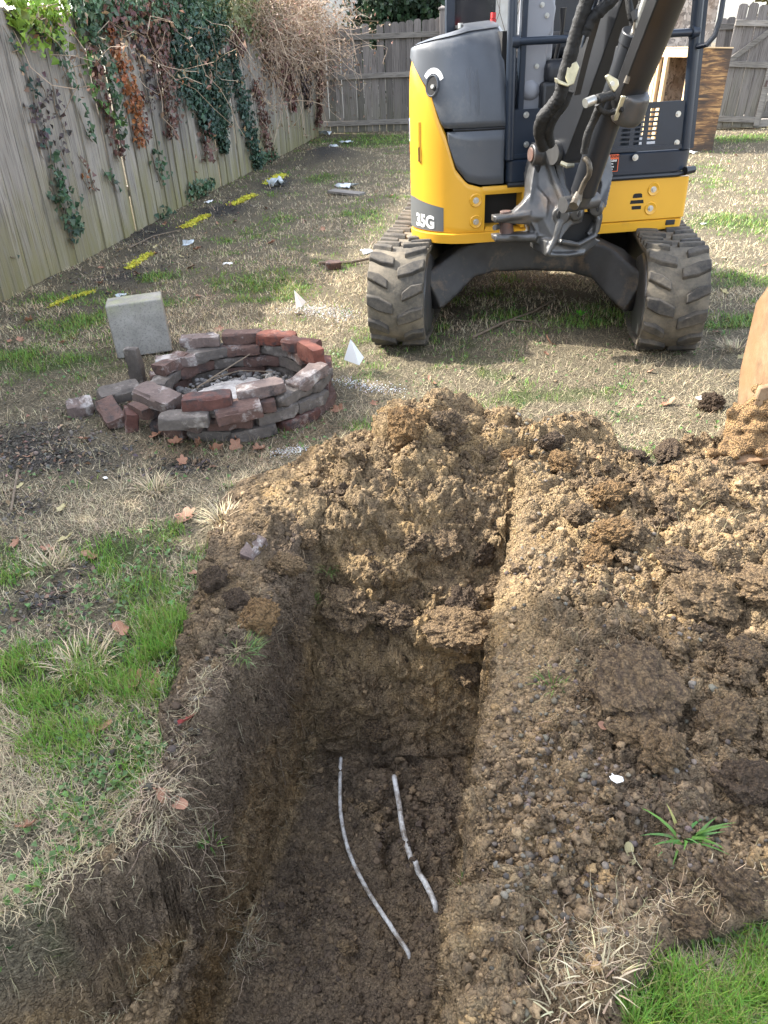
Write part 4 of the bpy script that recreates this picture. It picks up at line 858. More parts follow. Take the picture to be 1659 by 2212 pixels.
m = MB(); m.box((.10, -.2, 1.16), (.5, .5, .24)); m.build('seat_base', MT['black'], EX, XU, bevel=.02)
m = MB(); m.box((.15, .55, 1.15), (.95, .05, .45)); m.build('rear_wall', MT['navy'], EX, XU)
m = MB(); m.tube([(-.03, -.28, 1.38), (-.02, -.32, 1.5), (-.025, -.33, 1.6)], [.012, .010, .018], 8); m.build('joystick', MT['black'], EX, XU)
# washer bottle with a red cap
m = MB(); m.loft([[( -.315+ .035*q*math.cos(2*PI*i/20), -.10+.05*q*math.sin(2*PI*i/20), z) for i in range(20)] for q, z in ((.7, 1.18), (1, 1.25), (1.05, 1.42), (1.25, 1.47), (1.2, 1.51), (.7, 1.535), (.4, 1.54))]); bt = m.build('washer_bottle', simple('milky_plastic', (.50, .52, .53), .4), EX, XU)
m = MB(); m.cyl((-.325, -.10, 1.538), (-.325, -.10, 1.57), .016, None, 12); m.box((-.325, -.10, 1.585), (.02, .03, .025)); m.build('cap', MT['red'], bt, XU)
m = MB(); m.beam([(-.345, -.16, 1.52), (-.335, -.28, 1.28)], (.012, .05), (1, 0, 0)); m.box((-.338, -.36, 1.23), (.012, .02, .09)); m.build('seal_strip', MT['grey'], EX, XU)
# warning label
cx_, cy_, cz_ = up(1316, 353, -.527)
LW, LH = .125, .085
m = MB(); m.box((cx_-.01, -.5245, cz_), (LW, .003, LH)); m.build('warning_label', MT['orange'], EX, XU, bevel=.001)
m = MB(); m.box((cx_-.01, -.5262, cz_-.010), (LW*.93, .002, LH*.68)); m.build('label_field', MT['void'], EX, XU)
xr = cx_-.01+LW*.43
for s_, sz, yy, mt_ in (('WARNING', .019, .027, 'void'), ('KEEP CLEAR', .0135, .008, 'decalwhite'), ('of swing area.', .0095, -.005, 'decalwhite'), ('Operate controls', .0095, -.020, 'decalwhite'), ('only from seat.', .0095, -.031, 'decalwhite')):
    ln = len(s_)*sz*.56
    text_mesh(s_, sz, lambda x, y, ln=ln, yy=yy: (xr-ln*.92+x*.92, -.5276 if yy < .02 else -.5266, cz_+yy+y), 'label_text', MT[mt_], bold=.0004)

# --- swing casting (cast look by voxel remesh), coordinates from the pivot
def U(px, py, yl): return Vector(up(px, py, yl))
m = MB()
def rod(a, b, r, r2=None, n=16): m.tube([a, b], [r, r2 or r], n)
def plate(pts, y0, th):   # polygon in px at local plane
    P3 = [U(px, py, y0) for px, py in pts]; m.prism([(p.x, p.z) for p in P3], lambda x, z, t: (x, t, z), y0, y0+th)
def plate3(pts, th):      # polygon with own depth per vertex
    P3 = [U(px, py, y) for px, py, y in pts]; n = len(P3); vs = P3+[p+Vector((0, th, 0)) for p in P3]
    m.add(vs, [tuple(range(n-1, -1, -1)), tuple(range(n, 2*n))]+[(i, (i+1) % n, n+(i+1) % n, n+i) for i in range(n)])
# left cheek rising to the boom pin
plate3([(1162, 312, -.72), (1190, 308, -.72), (1200, 372, -.78), (1212, 415, -.84), (1232, 447, -.88), (1262, 455, -.90), (1258, 480, -.90), (1225, 492, -.90), (1210, 520, -.92), (1182, 545, -.93), (1168, 520, -.86), (1152, 490, -.84), (1140, 462, -.82), (1146, 420, -.80), (1143, 385, -.74), (1152, 350, -.72)], .11)
plate3([(1148, 430, -.80), (1180, 415, -.80), (1225, 455, -.88), (1232, 490, -.90), (1205, 525, -.92), (1170, 530, -.86), (1145, 500, -.82), (1140, 465, -.81)], .09)
# outer web, sweeping left
plate3([(1158, 400, -.78), (1130, 440, -.80), (1105, 462, -.80), (1066, 466, -.79), (1066, 480, -.79), (1110, 484, -.80), (1150, 486, -.82), (1180, 470, -.86), (1185, 430, -.84)], .05)
plate3([(1066, 508, -.79), (1150, 502, -.82), (1185, 510, -.88), (1176, 530, -.88), (1140, 522, -.82), (1068, 520, -.79)], .06)
# keel and bottom web
plate3([(1180, 520, -.93), (1210, 522, -.93), (1240, 530, -.93), (1285, 515, -.90), (1298, 520, -.86), (1262, 548, -.90), (1178, 554, -.94)], .05)
plate3([(1152, 515, -.80), (1180, 520, -.92), (1180, 553, -.93), (1156, 540, -.82)], .10)
# right cheek
plate3([(1276, 440, -.90), (1300, 436, -.88), (1303, 470, -.86), (1296, 500, -.86), (1280, 520, -.88), (1268, 505, -.89), (1285, 480, -.89)], .08)
plate3([(1290, 445, -.80), (1300, 400, -.76), (1290, 350, -.72), (1318, 330, -.70), (1325, 380, -.72), (1310, 450, -.82)], .07)
# back wall between the cheeks
plate3([(1195, 345, -.70), (1300, 345, -.70), (1300, 440, -.76), (1240, 450, -.78), (1215, 420, -.76)], .03)
# bosses
a = U(1160, 333, -.74); rod(a, a+Vector((.08, .01, 0)), .052)
b = U(1206, 463, -.90); rod(b+Vector((-.0, -.035, 0)), b+Vector((.04, .05, 0)), .042)
c = U(1250, 462, -.91); rod(c+Vector((-.02, -.02, 0)), c+Vector((.02, .05, 0)), .030)
c = U(1292, 450, -.89); rod(c+Vector((-.02, -.02, 0)), c+Vector((.02, .05, 0)), .034)
for pp in (((1175, 312), (1196, 380), (1220, 440), (1262, 452)),):
    yl = (-.735, -.80, -.89, -.915); m.tube([U(*q, y) for q, y in zip(pp, yl)], [.016, .018, .020, .018], 8)
m.tube([U(1145, 463, -.815), U(1105, 468, -.80), U(1070, 474, -.79)], [.022, .018, .020], 8); m.tube([U(1160, 512, -.85), U(1110, 514, -.80), U(1070, 514, -.79)], [.022, .018, .022], 8)
m.tube([U(1210, 480, -.925), U(1200, 515, -.935), U(1182, 550, -.95)], [.020, .018, .012], 8)
m.tube([U(1182, 550, -.945), U(1225, 551, -.93), U(1262, 545, -.90)], [.012, .012, .014], 8)
m.tube([U(1212, 522, -.93), U(1250, 528, -.93), U(1286, 508, -.90), U(1292, 470, -.90)], [.014, .014, .014, .014], 8)
sw = m.build('swing_bracket', MT['cast'], EX, XU, remesh=.006, sm=2)
m = MB(); b = U(1206, 463, -.94); m.cyl(b+Vector((0, -.0, 0)), b+Vector((.004, -.004, 0)), .02); m.build('pin_hole', MT['void'], EX, XU)
c = U(1250, 462, -.936); m = MB(); m.cyl(c, c+Vector((.002, -.003, 0)), .014); c = U(1292, 450, -.915); m.cyl(c, c+Vector((.002, -.003, 0)), .015); m.build('pin_hole', MT['void'], EX, XU)
m = MB(); m.box(U(1248, 495, -.86)+Vector((0, .03, 0)), (.17, .06, .14)); m.build('bracket_pocket', MT['void'], EX, XU)
# pin boss left of the boom
a = U(1160, 333, -.74); m = MB(); m.cyl(a+Vector((-.03, -.004, 0)), a+Vector((.02, 0, 0)), .048); m.build('boom_pin', MT['cast'], EX, XU, bevel=.006); m = MB(); m.cyl(a+Vector((-.038, -.005, 0)), a+Vector((-.03, -.004, 0)), .034); m.build('pin_cap', MT['rustpin'], EX, XU, bevel=.004)
m = MB(); q = U(1162, 358, -.75); m.tube([q, q+Vector((.0, 0, -.03))], [.016, .012], 8); m.build('grease_lump', MT['hose'], EX, XU)
# rusty vertical pin of the swing cylinder
t0 = U(1093, 455, -.76); t1 = U(1096, 512, -.76); m = MB(); m.cyl(t0+Vector((0, 0, .0)), t0+Vector((0, 0, -.035)), .030); m.cyl(t0+Vector((0, 0, -.05)), t1, .036); m.build('swing_pin', MT['rustpin'], EX, XU, bevel=.004)
m = MB(); q = U(1068, 492, -.78); m.cyl(q, q+Vector((.03, .02, 0)), .014, None, 8); m.build('swing_cylinder', MT['cast'], EX, XU)

# --- boom, cylinder, arm and bucket, in root-local metres
BA = rad(27); BD = Vector((math.sin(BA), -math.cos(BA), 0)); BN = Vector((math.cos(BA), math.sin(BA), 0))
# underside centre line points
q0 = Vector(rl(1262, 340, 4.10)); q1 = Vector(rl(1388, 0, 3.83)); dd = (q1-q0).normalized(); upn = BN.cross(dd).normalized()
if upn.dot(BD) > 0: upn = -upn      # points away from the camera, i.e. to the boom's top
wB = .225; hB = .21
mid = [q0-dd*.02+upn*hB*.5, q0+dd*.30+upn*(hB*.5), q1+dd*.25+upn*(hB*.55), q1+dd*.55+BD*.04+upn*hB*.5, q1+dd*.85+BD*.28+upn*hB*.4, q1+dd*1.0+BD*.62+upn*hB*.2, q1+dd*.92+BD*1.0]
m = MB(); m.beam(mid, [(wB, hB*.9), (wB, hB), (wB, hB*1.15), (wB, hB*1.2), (wB, hB*1.15), (wB*.9, hB), (wB*.8, hB*.7)], BN); m.build('boom', MT['boom'], EX, None, bevel=.004)
m = MB(); m.cyl(q0+upn*hB*.4-BN*.14-dd*.01, q0+upn*hB*.4+BN*.15-dd*.01, .055); m.build('boom_root', MT['cast'], EX, None)
# side plates and tube that runs along the boom's left flank
def P(px, py, y): return Vector(rl(px, py, y))
m = MB(); m.tube([P(1248, 150, 3.90), P(1262, 90, 3.86), P(1287, 0, 3.82), P(1300, -60, 3.8)], .010, 8); m.tube([P(1258, 160, 3.90), P(1272, 90, 3.86), P(1300, 0, 3.82), P(1312, -60, 3.8)], .009, 8); m.build('steel_line', MT['navy'], EX, None)
m = MB(); m.beam([P(1240, 200, 3.93), P(1262, 110, 3.87), P(1290, 10, 3.84)], (.035, .05), tuple(BN)); m.build('line_channel', MT['black'], EX, None)
# boom cylinder
cb = P(1252, 437, 3.84); ct = P(1374, 78, 3.58); ax = (ct-cb).normalized()
m = MB(); m.cyl(cb+ax*.05, ct, .058, None, 32); m.cyl(ct-ax*.03, ct+ax*.015, .062, None, 32); m.build('boom_cylinder', MT['boom'], EX, None, bevel=.004)
m = MB(); m.cyl(ct, ct+ax*.75, .026, None, 20); m.build('cylinder_rod', MT['bolt'], EX, None)
m = MB(); m.cyl(cb-BN*.10, cb+BN*.10, .036, None, 20); m.tube([cb, cb+ax*.10], [.045, .056], 20); m.build('cylinder_eye', MT['cast'], EX, None)
# rod guard: long folded plate in front of the cylinder
ga_ = P(1357, 232, 3.62); gb_ = P(1452, 0, 3.44); gd = (gb_-ga_).normalized(); gn = BN.cross(gd).normalized()
if gn.y > 0: gn = -gn
def gsec(p, w_, d_): return [p-BN*w_*.5-gn*d_, p-BN*w_*.5, p-BN*w_*.25+gn*d_*.35, p+BN*w_*.25+gn*d_*.35, p+BN*w_*.5, p+BN*w_*.5-gn*d_, p+BN*(w_*.5-.012)-gn*d_, p+BN*(w_*.5-.012)-gn*.006, p-BN*(w_*.5-.012)-gn*.006, p-BN*(w_*.5-.012)-gn*d_]
m = MB(); m.loft([gsec(ga_-gd*.035, .10, .03), gsec(ga_, .135, .045), gsec(ga_+gd*.10, .145, .05), gsec(gb_, .150, .055), gsec(gb_+gd*.5, .15, .055)]); m.build('rod_guard', MT['guard'], EX, None, bevel=.004)
cc_ = P(1362, 225, 3.62); m = MB(); m.tube([cc_-ax*.075, cc_-ax*.04, cc_+ax*.05], [.060, .075, .070], 20); m.build('guard_collar', MT['cast'], EX, None, remesh=.01, sm=6)
m = MB(); q = P(1340, 228, 3.55); m.beam([q-ax*.06, q+ax*.04], (.02, .012), tuple(BN)); m.build('collar_weld', MT['bracket'], EX, None, bevel=.004)
# hoses --------------------------------------------------------
def hose(px, r, name='hose', mt='hose', seg=9, wr=.07):
    pts = [P(*q) for q in px]; out = []; rr = []
    for i in range(len(pts)-1):
        p0 = pts[max(0, i-1)]; p1 = pts[i]; p2 = pts[i+1]; p3 = pts[min(len(pts)-1, i+2)]
        for k in range(seg):
            t_ = k/seg; out.append(.5*((2*p1)+(p2-p0)*t_+(2*p0-5*p1+4*p2-p3)*t_*t_+(-p0+3*p1-3*p2+p3)*t_**3))
    out.append(pts[-1]); rr = [r*(1+random.uniform(-wr, wr)) for _ in out]
    m = MB(); m.tube(out, rr, 12); return m.build(name, MT[mt], EX, None, smooth=70)
hose([(1175, 318, 3.98), (1166, 285, 3.93), (1172, 255, 3.88), (1192, 232, 3.86), (1210, 205, 3.83), (1218, 170, 3.82), (1232, 120, 3.80), (1248, 60, 3.78), (1268, 0, 3.76), (1285, -50, 3.75)], .030)
hose([(1188, 312, 3.98), (1184, 280, 3.92), (1196, 250, 3.88), (1216, 225, 3.86), (1228, 195, 3.85)], .026)
hose([(1262, 75, 3.78), (1275, 45, 3.77), (1300, 20, 3.76), (1330, -10, 3.75)], .026)
hose([(1262, 330, 3.66), (1270, 290, 3.64), (1285, 255, 3.62), (1298, 225, 3.60), (1310, 200, 3.60)], .017)
hose([(1345, 235, 3.55), (1318, 243, 3.58), (1300, 240, 3.56), (1290, 225, 3.55)], .011)
hose([(1325, 205, 3.52), (1305, 210, 3.50), (1290, 214, 3.48)], .018)
hose([(1382, -30, 3.6), (1388, 0, 3.6), (1382, 20, 3.6), (1375, 40, 3.6)], .016)
hose([(1355, -20, 3.68), (1362, 30, 3.66), (1366, 50, 3.66), (1358, 100, 3.66), (1350, 150, 3.66)], .014)
hose([(1262, 342, 3.68), (1272, 352, 3.66), (1273, 375, 3.66), (1262, 395, 3.68), (1248, 428, 3.70)], .012, 'hard_line', 'pipe', wr=.05)
hose([(1375, 40, 3.56), (1371, 75, 3.56), (1365, 120, 3.55), (1362, 150, 3.54), (1352, 180, 3.54)], .011, 'hard_line', 'pipe', wr=.03)
m = MB(); a = P(1246, 432, 3.70); m.cyl(a, a+Vector((-.02, -.03, -.02)), .022, None, 8); m.tube([a+Vector((0, .0, 0)), P(1252, 415, 3.70)], [.024, .016], 10); m.build('hose_fitting', MT['pipe'], EX, None)
m = MB(); a = P(1264, 223, 3.47); b = P(1284, 215, 3.49); m.cyl(a, b, .018, None, 14); m.build('chrome_sleeve', MT['bolt'], EX, None)
m = MB(); a = P(1378, 42, 3.56); b = P(1373, 22, 3.57); m.cyl(a, b, .020, None, 12); m.build('hose_ferrule', MT['black'], EX, None)
def pplate(px, th, name, mt):
    P3 = [P(*q) for q in px]; n = len(P3); m = MB(); m.add(P3+[p+Vector((0, th, 0)) for p in P3], [tuple(range(n)), tuple(range(n, 2*n))]+[(i, (i+1) % n, n+(i+1) % n, n+i) for i in range(n)]); return m.build(name, MT[mt], EX, None, bevel=.003)
pplate([(1226, 140, 3.78), (1246, 132, 3.78), (1252, 145, 3.78), (1240, 182, 3.78), (1228, 186, 3.78), (1222, 168, 3.78)], .012, 'hose_bracket', 'bracket')
pplate([(1202, 168, 3.76), (1208, 172, 3.76), (1230, 182, 3.76), (1228, 188, 3.76), (1204, 180, 3.76)], .05, 'hose_bracket', 'bracket')
pplate([(1308, 165, 3.50), (1316, 160, 3.50), (1336, 172, 3.50), (1338, 184, 3.50), (1328, 199, 3.50), (1322, 194, 3.50)], .02, 'line_clamp', 'bracket')
m = MB(); a = P(1322, 180, 3.495); m.cyl(a, a+Vector((0, -.012, 0)), .009, None, 8); m.build('bolt', MT['bolt'], EX, None)
pplate([(1333, 100, 3.66), (1342, 96, 3.66), (1346, 106, 3.66), (1330, 150, 3.66), (1322, 148, 3.66)], .02, 'line_channel', 'black')
# steel fittings under the boom root
m = MB(); m.tube([P(1212, 352, 3.9), P(1225, 358, 3.88), P(1240, 357, 3.88)], [.010, .012, .008], 8); m.build('grease_line', MT['bracket'], EX, None)
pplate([(1215, 355, 3.94), (1255, 352, 3.94), (1268, 372, 3.93), (1262, 412, 3.90), (1240, 432, 3.88), (1222, 400, 3.90)], .02, 'bracket_web', 'boom')

# arm and bucket
def W3(p): return Vector(p)-EC
pin = Vector((1.92, 2.75, .85)); top = Vector((1.90, 3.02, 2.45))
m = MB(); m.beam([W3(top), W3(pin+Vector((0, 0, .1)))], [(.16, .26), (.13, .16)], (1, .1, 0)); m.build('arm', MT['boom'], EX, None, bevel=.006)
bx0 = gy(1627, 800, 2.72)[0]+.11; bw = .60; ca = rad(-8); XB = Vector((math.cos(ca), math.sin(ca), 0)); YB = Vector((-math.sin(ca), math.cos(ca), 0)); B0 = Vector((bx0, 2.72, .01))
def bp(x, y, z): return B0+XB*x+YB*y+Vector((0, 0, z))-EC
sh = [(.02, .02), (-.02, .10), (-.03, .25), (-.02, .42), (.03, .56), (.10, .64), (.18, .67), (.26, .64)]
m = MB(); th = .014
rings = [[bp(x, y, z) for y, z in sh] for x in (0, bw)]
n = len(sh); vo = [bp(x, y, z) for x in (0, bw) for y, z in sh]; vi = [bp(x, y+.014, z-.004) for x in (0, bw) for y, z in sh]
f = [(i, i+1, n+i+1, n+i) for i in range(n-1)]; m.add(vo+vi, f+[tuple(q+2*n for q in reversed(g)) for g in f]+[(i, i+1, i+1+2*n, i+2*n) for i in range(n-1)]+[(n+i, n+i+1, n+i+1+2*n, n+i+2*n) for i in range(n-1)])
bk = m.build('bucket', MT['bucket'], EX, None, smooth=40)
for x in (0, bw): m = MB(); m.prism([(y, z) for y, z in sh]+[(.40, .50), (.42, .2), (.36, .05)], lambda y, z, t: bp(x+t, y, z), -.010, .010); m.build('bucket_side', MT['bucket'], bk, None, bevel=.004)
m = MB(); m.prism([(-.075, .30), (-.02, .315), (.02, .24), (.02, .12), (-.10, .12)], lambda x, z, t: bp(x, t, z), -.03, .0); m.build('side_cutter', MT['bucket'], bk, None, bevel=.006)
m = MB(); m.prism([(0, .33), (.0, .12), (.03, .12), (.03, .24)], lambda x, z, t: bp(x, t, z), -.045, -.03); m.build('weld_seam', MT['bucket'], bk, None, bevel=.005)
m = MB(); m.add([bp(-.27, -.19, .045), bp(.02, -.16, .075), bp(bw+.05, -.16, .075), bp(bw+.05, .03, .13), bp(.0, .03, .13), bp(-.27, -.19, .028), bp(.02, -.155, .05), bp(bw+.05, -.155, .05), bp(bw+.05, .03, .10), bp(.0, .03, .10)], [(0, 1, 4), (1, 2, 3, 4), (5, 9, 6), (6, 9, 8, 7), (0, 5, 6, 1), (1, 6, 7, 2), (2, 7, 8, 3), (3, 8, 9, 4), (4, 9, 5, 0)]); m.build('cutting_lip', MT['bucket'], bk, None)
rg = random.Random(9); m = MB()
for i in range(320):
    u_, v_ = rg.random(), rg.random(); x = -.24+u_*.45; y = -.14+v_*.15; x += (.14*v_ if u_ < .4 else 0); z = .06+.09*v_**1.5+max(0, .03-abs(u_-.3)*.05); r_ = rg.uniform(.012, .026)
    bm = bmesh.new(); bmesh.ops.create_icosphere(bm, subdivisions=1, radius=r_); m.add([bp(x, y, z)+v.co*rg.uniform(.7, 1.2) for v in bm.verts], [tuple(v.index for v in f.verts) for f in bm.faces]); bm.free()
for i in range(420):
    x = rg.uniform(-.16, .30); t_ = rg.random(); y = -.13+.15*t_+rg.uniform(-.03, .03); z = .07+.24*t_**1.2*(1-.5*max(0, -x)/.16)+rg.uniform(-.03, .02); r_ = rg.uniform(.012, .030)
    bm = bmesh.new(); bmesh.ops.create_icosphere(bm, subdivisions=1, radius=r_); m.add([bp(x, y, z)+v.co*rg.uniform(.7, 1.2) for v in bm.verts], [tuple(v.index for v in f.verts) for f in bm.faces]); bm.free()
m.build('clinging_clay', MT['clod_ochre'], bk, None, remesh=.007, sm=1)
m = MB(); m.tube([bp(.05, -.03, .82), bp(.05, -.03, .72)], .06, 16); m.tube([bp(.09, .1, .62), bp(.06, -.02, .80), bp(.2, .1, 1.1)], .045, 8); m.build('bucket_link', MT['yellow'], EX, None)

# ================================================================ fire pit, block, flags
PC = np.array([-.68, 3.52])
def brick_mesh(seed):
    rg = random.Random(seed); bm = bmesh.new(); bmesh.ops.create_cube(bm, size=1)
    bmesh.ops.subdivide_edges(bm, edges=bm.edges[:], cuts=5, use_grid_fill=True)
    L_, W_, H_ = .200, .094, .0565
    from mathutils import noise as mn
    for v in bm.verts:
        c = v.co; ed = sum(1 for q in c if abs(abs(q)-.5) < .01)
        p = Vector((c.x*L_, c.y*W_, c.z*H_))
        n = mn.noise_vector(p*22+Vector((seed*3.1, 0, 0)))*.0045 + mn.noise_vector(p*60+Vector((seed, 5, 0)))*.002
        if ed >= 2: p *= (1-.022*(ed-1)); n += Vector((-c.x, -c.y, -c.z))*max(0, mn.noise(p*18+Vector((0, seed*7, 0))))*.035
        v.co = p + n
    me = bpy.data.meshes.new('brick'); bm.to_mesh(me); bm.free(); me.polygons.foreach_set('use_smooth', [True]*len(me.polygons)); me.set_sharp_from_angle(angle=rad(38)); return me
BM = {}
def brick(x, y, z, yaw, kind, label, group, rx=0, ry=0, sc=(1, 1, 1), seed=None):
    sd = seed if seed is not None else random.randrange(6); key = (sd, kind)
    if key not in BM: me = brick_mesh(sd); me.materials.append(MT['brick'+kind]); BM[key] = me
    o = bpy.data.objects.new('brick', BM[key]); COL.objects.link(o); o.location = (x, y, z); o.rotation_euler = (rad(rx), rad(ry), rad(yaw)); o.scale = sc
    return tag(o, label, 'brick', group)
G1 = 'old bricks stacked in the round fire pit'
side = lambda a: {0: 'right', 1: 'back right', 2: 'back', 3: 'back left', 4: 'left', 5: 'front left', 6: 'front', 7: 'front right'}[int(((a+22.5) % 360)//45)]
def ringb(a, r, z, kind, label, **k):
    t = rad(a); brick(PC[0]+r*math.cos(t), PC[1]+r*math.sin(t)*.94, z, a+90+k.pop('dy', 0), kind, label, G1, **k)
kinds = 'BABEBCEB'
cnt = 0
for c_ in range(3):
    r = .425-.010*c_
    angs = [-128+ (27.5*i) + (13 if c_ % 2 else 0) for i in range(12)]
    for i, a in enumerate(angs):
        if (182 if c_ < 2 else 148) < a % 360 < (214 if c_ < 2 else 232): continue
        cnt += 1; ordn = ['first', 'second', 'third', 'fourth', 'fifth', 'sixth', 'seventh', 'eighth', 'ninth', 'tenth', 'eleventh', 'twelfth'][i]
        nm = {'A': 'red', 'B': 'sooty brown', 'C': 'ashen', 'E': 'grey'}[kinds[(i*3+c_*5) % 8]]
        inner = 15 < a % 360 < 200
        kd = kinds[(i*3+c_*5) % 8] if not inner else 'BE'[(i+c_) % 2]
        nm = {'A': 'red', 'B': 'sooty brown', 'C': 'ashen', 'E': 'grey'}[kd]
        ringb(a+random.uniform(-1.5, 1.5), r+random.uniform(-.016, .016), .029+.0585*c_, kd, f"{nm} brick in the {['bottom', 'second', 'third'][c_]} course, {ordn} from the gap counting round the front", dy=random.uniform(-7, 7), rx=random.uniform(-3, 3), ry=random.uniform(-3, 3))
def pb(px, py, z, yaw, kind, label, g=G1, rx=0, ry=0, seed=None, sc=(1, 1, 1)):
    p = gz(px, py, z); return brick(p[0], p[1], z, yaw, kind, label, g, rx, ry, sc, seed)
pb(432, 736, .203, 6, 'C', 'pale topped red brick, leftmost of the top row at the back of the pit', seed=0)
pb(523, 727, .203, -2, 'B', 'sooty dark brick, middle of the top row at the back of the pit', seed=1)
pb(598, 730, .203, -14, 'D', 'bright orange red brick in the top row at the back right of the pit', seed=2)
pb(650, 745, .200, -28, 'A', 'brick with a sandy top, right end of the back top row')
pb(672, 765, .20, -62, 'D', 'red charred brick standing on its side at the right of the pit', rx=90, sc=(1, 1.1, 1.1))
pb(665, 815, .19, 48, 'C', 'pale crusted brick set at a slant on the right side of the pit', ry=-12)
pb(563, 842, .202, 14, 'C', 'brick with white sandy crust on top at the front right of the pit', ry=-4, seed=3, sc=(1.05, 1, 1))
pb(448, 866, .200, 6, 'A', 'long red brick with pale mortar on top of the front of the pit', seed=4, sc=(1.05, 1, 1))
pb(340, 858, .19, -32, 'C', 'big ash white brick slanting over the front left of the pit', rx=8, ry=8, seed=5, sc=(1.05, 1.1, 1))
pb(380, 780, .147, 14, 'C', 'pinkish pale brick on the back left wall of the pit', seed=0)
pb(368, 812, .065, 20, 'B', 'sooty brick under the pale one at the back left of the pit')
pb(398, 906, .15, 4, 'E', 'grey green brick lying under the red one at the front of the pit', seed=2, sc=(1.05, 1, 1))
pb(515, 890, .155, 16, 'B', 'brown brick tipped out at the front right of the pit', rx=6, ry=-5)
pb(312, 885, .09, -48, 'B', 'broken dark brick wedged below the ash white brick', sc=(.7, 1, 1))
pb(292, 790, .10, 80, 'E', 'small grey brick standing upright at the left gap of the pit', rx=6, ry=84, sc=(1, .8, .8))
G2 = 'loose bricks beside the fire pit'
pb(258, 848, .09, 30, 'E', 'grey purple brick lying on another brick left of the pit', G2, rx=14)
pb(240, 893, .055, -58, 'B', 'dark maroon brick lying tilted left of the pit', G2, rx=10, ry=12)
pb(283, 905, .05, -70, 'A', 'pale chipped brick on its end between the loose bricks and the pit', G2, rx=75, sc=(.7, 1, 1))
pb(173, 880, .035, 25, 'C', 'half brick crusted white lying alone on the far left', G2, rx=8, sc=(.62, 1.05, 1.1), seed=4)
pb(720, 572, .03, 4, 'B', 'half brick lying in the dead grass left of the excavator', None, sc=(.6, 1, 1))
# ash bed
rng = np.random.default_rng(8); n = 60; m = MB(); rs = [0, .1, .2, .3, .38, .42]; rings = []
for r in rs[1:]: rings.append([(PC[0]+r*math.cos(2*PI*i/36), PC[1]+r*.94*math.sin(2*PI*i/36), .045-.10*(r/.42)**4+.012*random.random()) for i in range(36)])
m.loft(rings, cap=True); t = NT('ash'); q = t.noise(30, 6, rough=.7); MT['ash'] = t.out(t.ramp(q, [(.3, (.16, .15, .14)), (.48, (.38, .36, .34)), (.7, (.56, .54, .52))]), .95, t.bump(q, .9, .012))
o = m.build('ash_bed', MT['ash'], None); tag(o, 'pale wood ash lying in the bottom of the fire pit', kind='stuff')
def scatter_ico(name, pts, sizes, cols, m, rng, flat=.75, sub=1, jag=.28, rough=False, **kw):
    bm = bmesh.new(); bmesh.ops.create_icosphere(bm, subdivisions=sub, radius=1); bv = np.array([v.co[:] for v in bm.verts]); bf = np.array([[v.index for v in f.verts] for f in bm.faces]); bm.free()
    nv = 12; var = []
    for q_ in range(nv):
        dsp = rng.uniform(-jag, jag, (len(bv), 1))
        if rough: o_ = rng.uniform(0, 90, 3); B = bv*1.0+o_; dsp = dsp*.35 + (.55*perlin(B[:, 0]*1.3, B[:, 1]*1.3, B[:, 2]*1.3)+.45*perlin(B[:, 0]*2.9, B[:, 1]*2.9, B[:, 2]*2.9)-.35*np.abs(perlin(B[:, 0]*2.1+9, B[:, 1]*2.1, B[:, 2]*2.1)))[:, None]
        var.append(bv*(1+dsp)*rng.uniform(.7, 1.3, 3))
    var = np.array(var)
    n = len(pts); k = rng.integers(0, nv, n); a = rng.uniform(0, 2*PI, n); b = rng.uniform(-.6, .6, n); V = var[k]*sizes[:, None, None]; V[:, :, 2] *= flat
    ca, sa, cb_, sb = np.cos(a)[:, None], np.sin(a)[:, None], np.cos(b)[:, None], np.sin(b)[:, None]
    y = V[:, :, 1]*cb_-V[:, :, 2]*sb; z = V[:, :, 1]*sb+V[:, :, 2]*cb_; x = V[:, :, 0]*ca-y*sa; y = V[:, :, 0]*sa+y*ca
    W = np.stack([x, y, z], -1)+pts[:, None, :]; F_ = (bf[None]+(np.arange(n)*len(bv))[:, None, None]).reshape(-1, 3)
    return tag(mass(name, W.reshape(-1, 3), F_, m, None, np.repeat(cols, len(bv), 0), smooth=False), **kw)
a = rng.uniform(0, 2*PI, 260); r = .36*np.sqrt(rng.uniform(.35, 1, 260)); pts = np.stack([PC[0]+r*np.cos(a), PC[1]+r*.94*np.sin(a), np.full(260, .040)], -1)
scatter_ico('charcoal', pts, rng.uniform(.005, .022, 260), np.array([.09, .085, .08])*rng.uniform(.4, 3, (260, 1)), MT['stone'], rng, kind='stuff', label='burnt lumps and charcoal among the ash of the fire pit')

def twig(pts, r, label, name='twig', branches=(), mt='twig'):
    m = MB(); m.tube(pts, [r*(1-.5*i/len(pts)) for i in range(len(pts))], 6)
    for b in branches: m.tube(b, r*.6, 5)
    o = m.build(name, MT[mt]); return tag(o, label, 'stick')
def gp_(px, py, dz=0.): q = gzz(px, py); return (q[0], q[1], q[2]+dz)
def pp_(px, py, z): q = gz(px, py, z); return tuple(q)
twig([pp_(425, 838, .08), pp_(460, 815, .1), pp_(500, 790, .13), pp_(540, 765, .17)], .004, 'thin grey twig poking out of the ash in the fire pit', branches=[[pp_(460, 815, .1), pp_(520, 800, .09), pp_(590, 803, .08)], [pp_(440, 828, .09), pp_(500, 806, .08)]])
twig([gp_(1020, 733, .01), gp_(1080, 707, .02), gp_(1150, 680, .02), gp_(1200, 655, .03)], .008, 'long bent stick on the grass between the excavator tracks', branches=[[gp_(1105, 697, .02), gp_(1150, 702, .02), gp_(1165, 712, .015)], [gp_(1200, 655, .03), gp_(1182, 620, .06)]])
twig([gp_(690, 572, .015), gp_(760, 572, .02), gp_(828, 560, .03)], .014, 'brown stick lying beside the half brick left of the excavator')
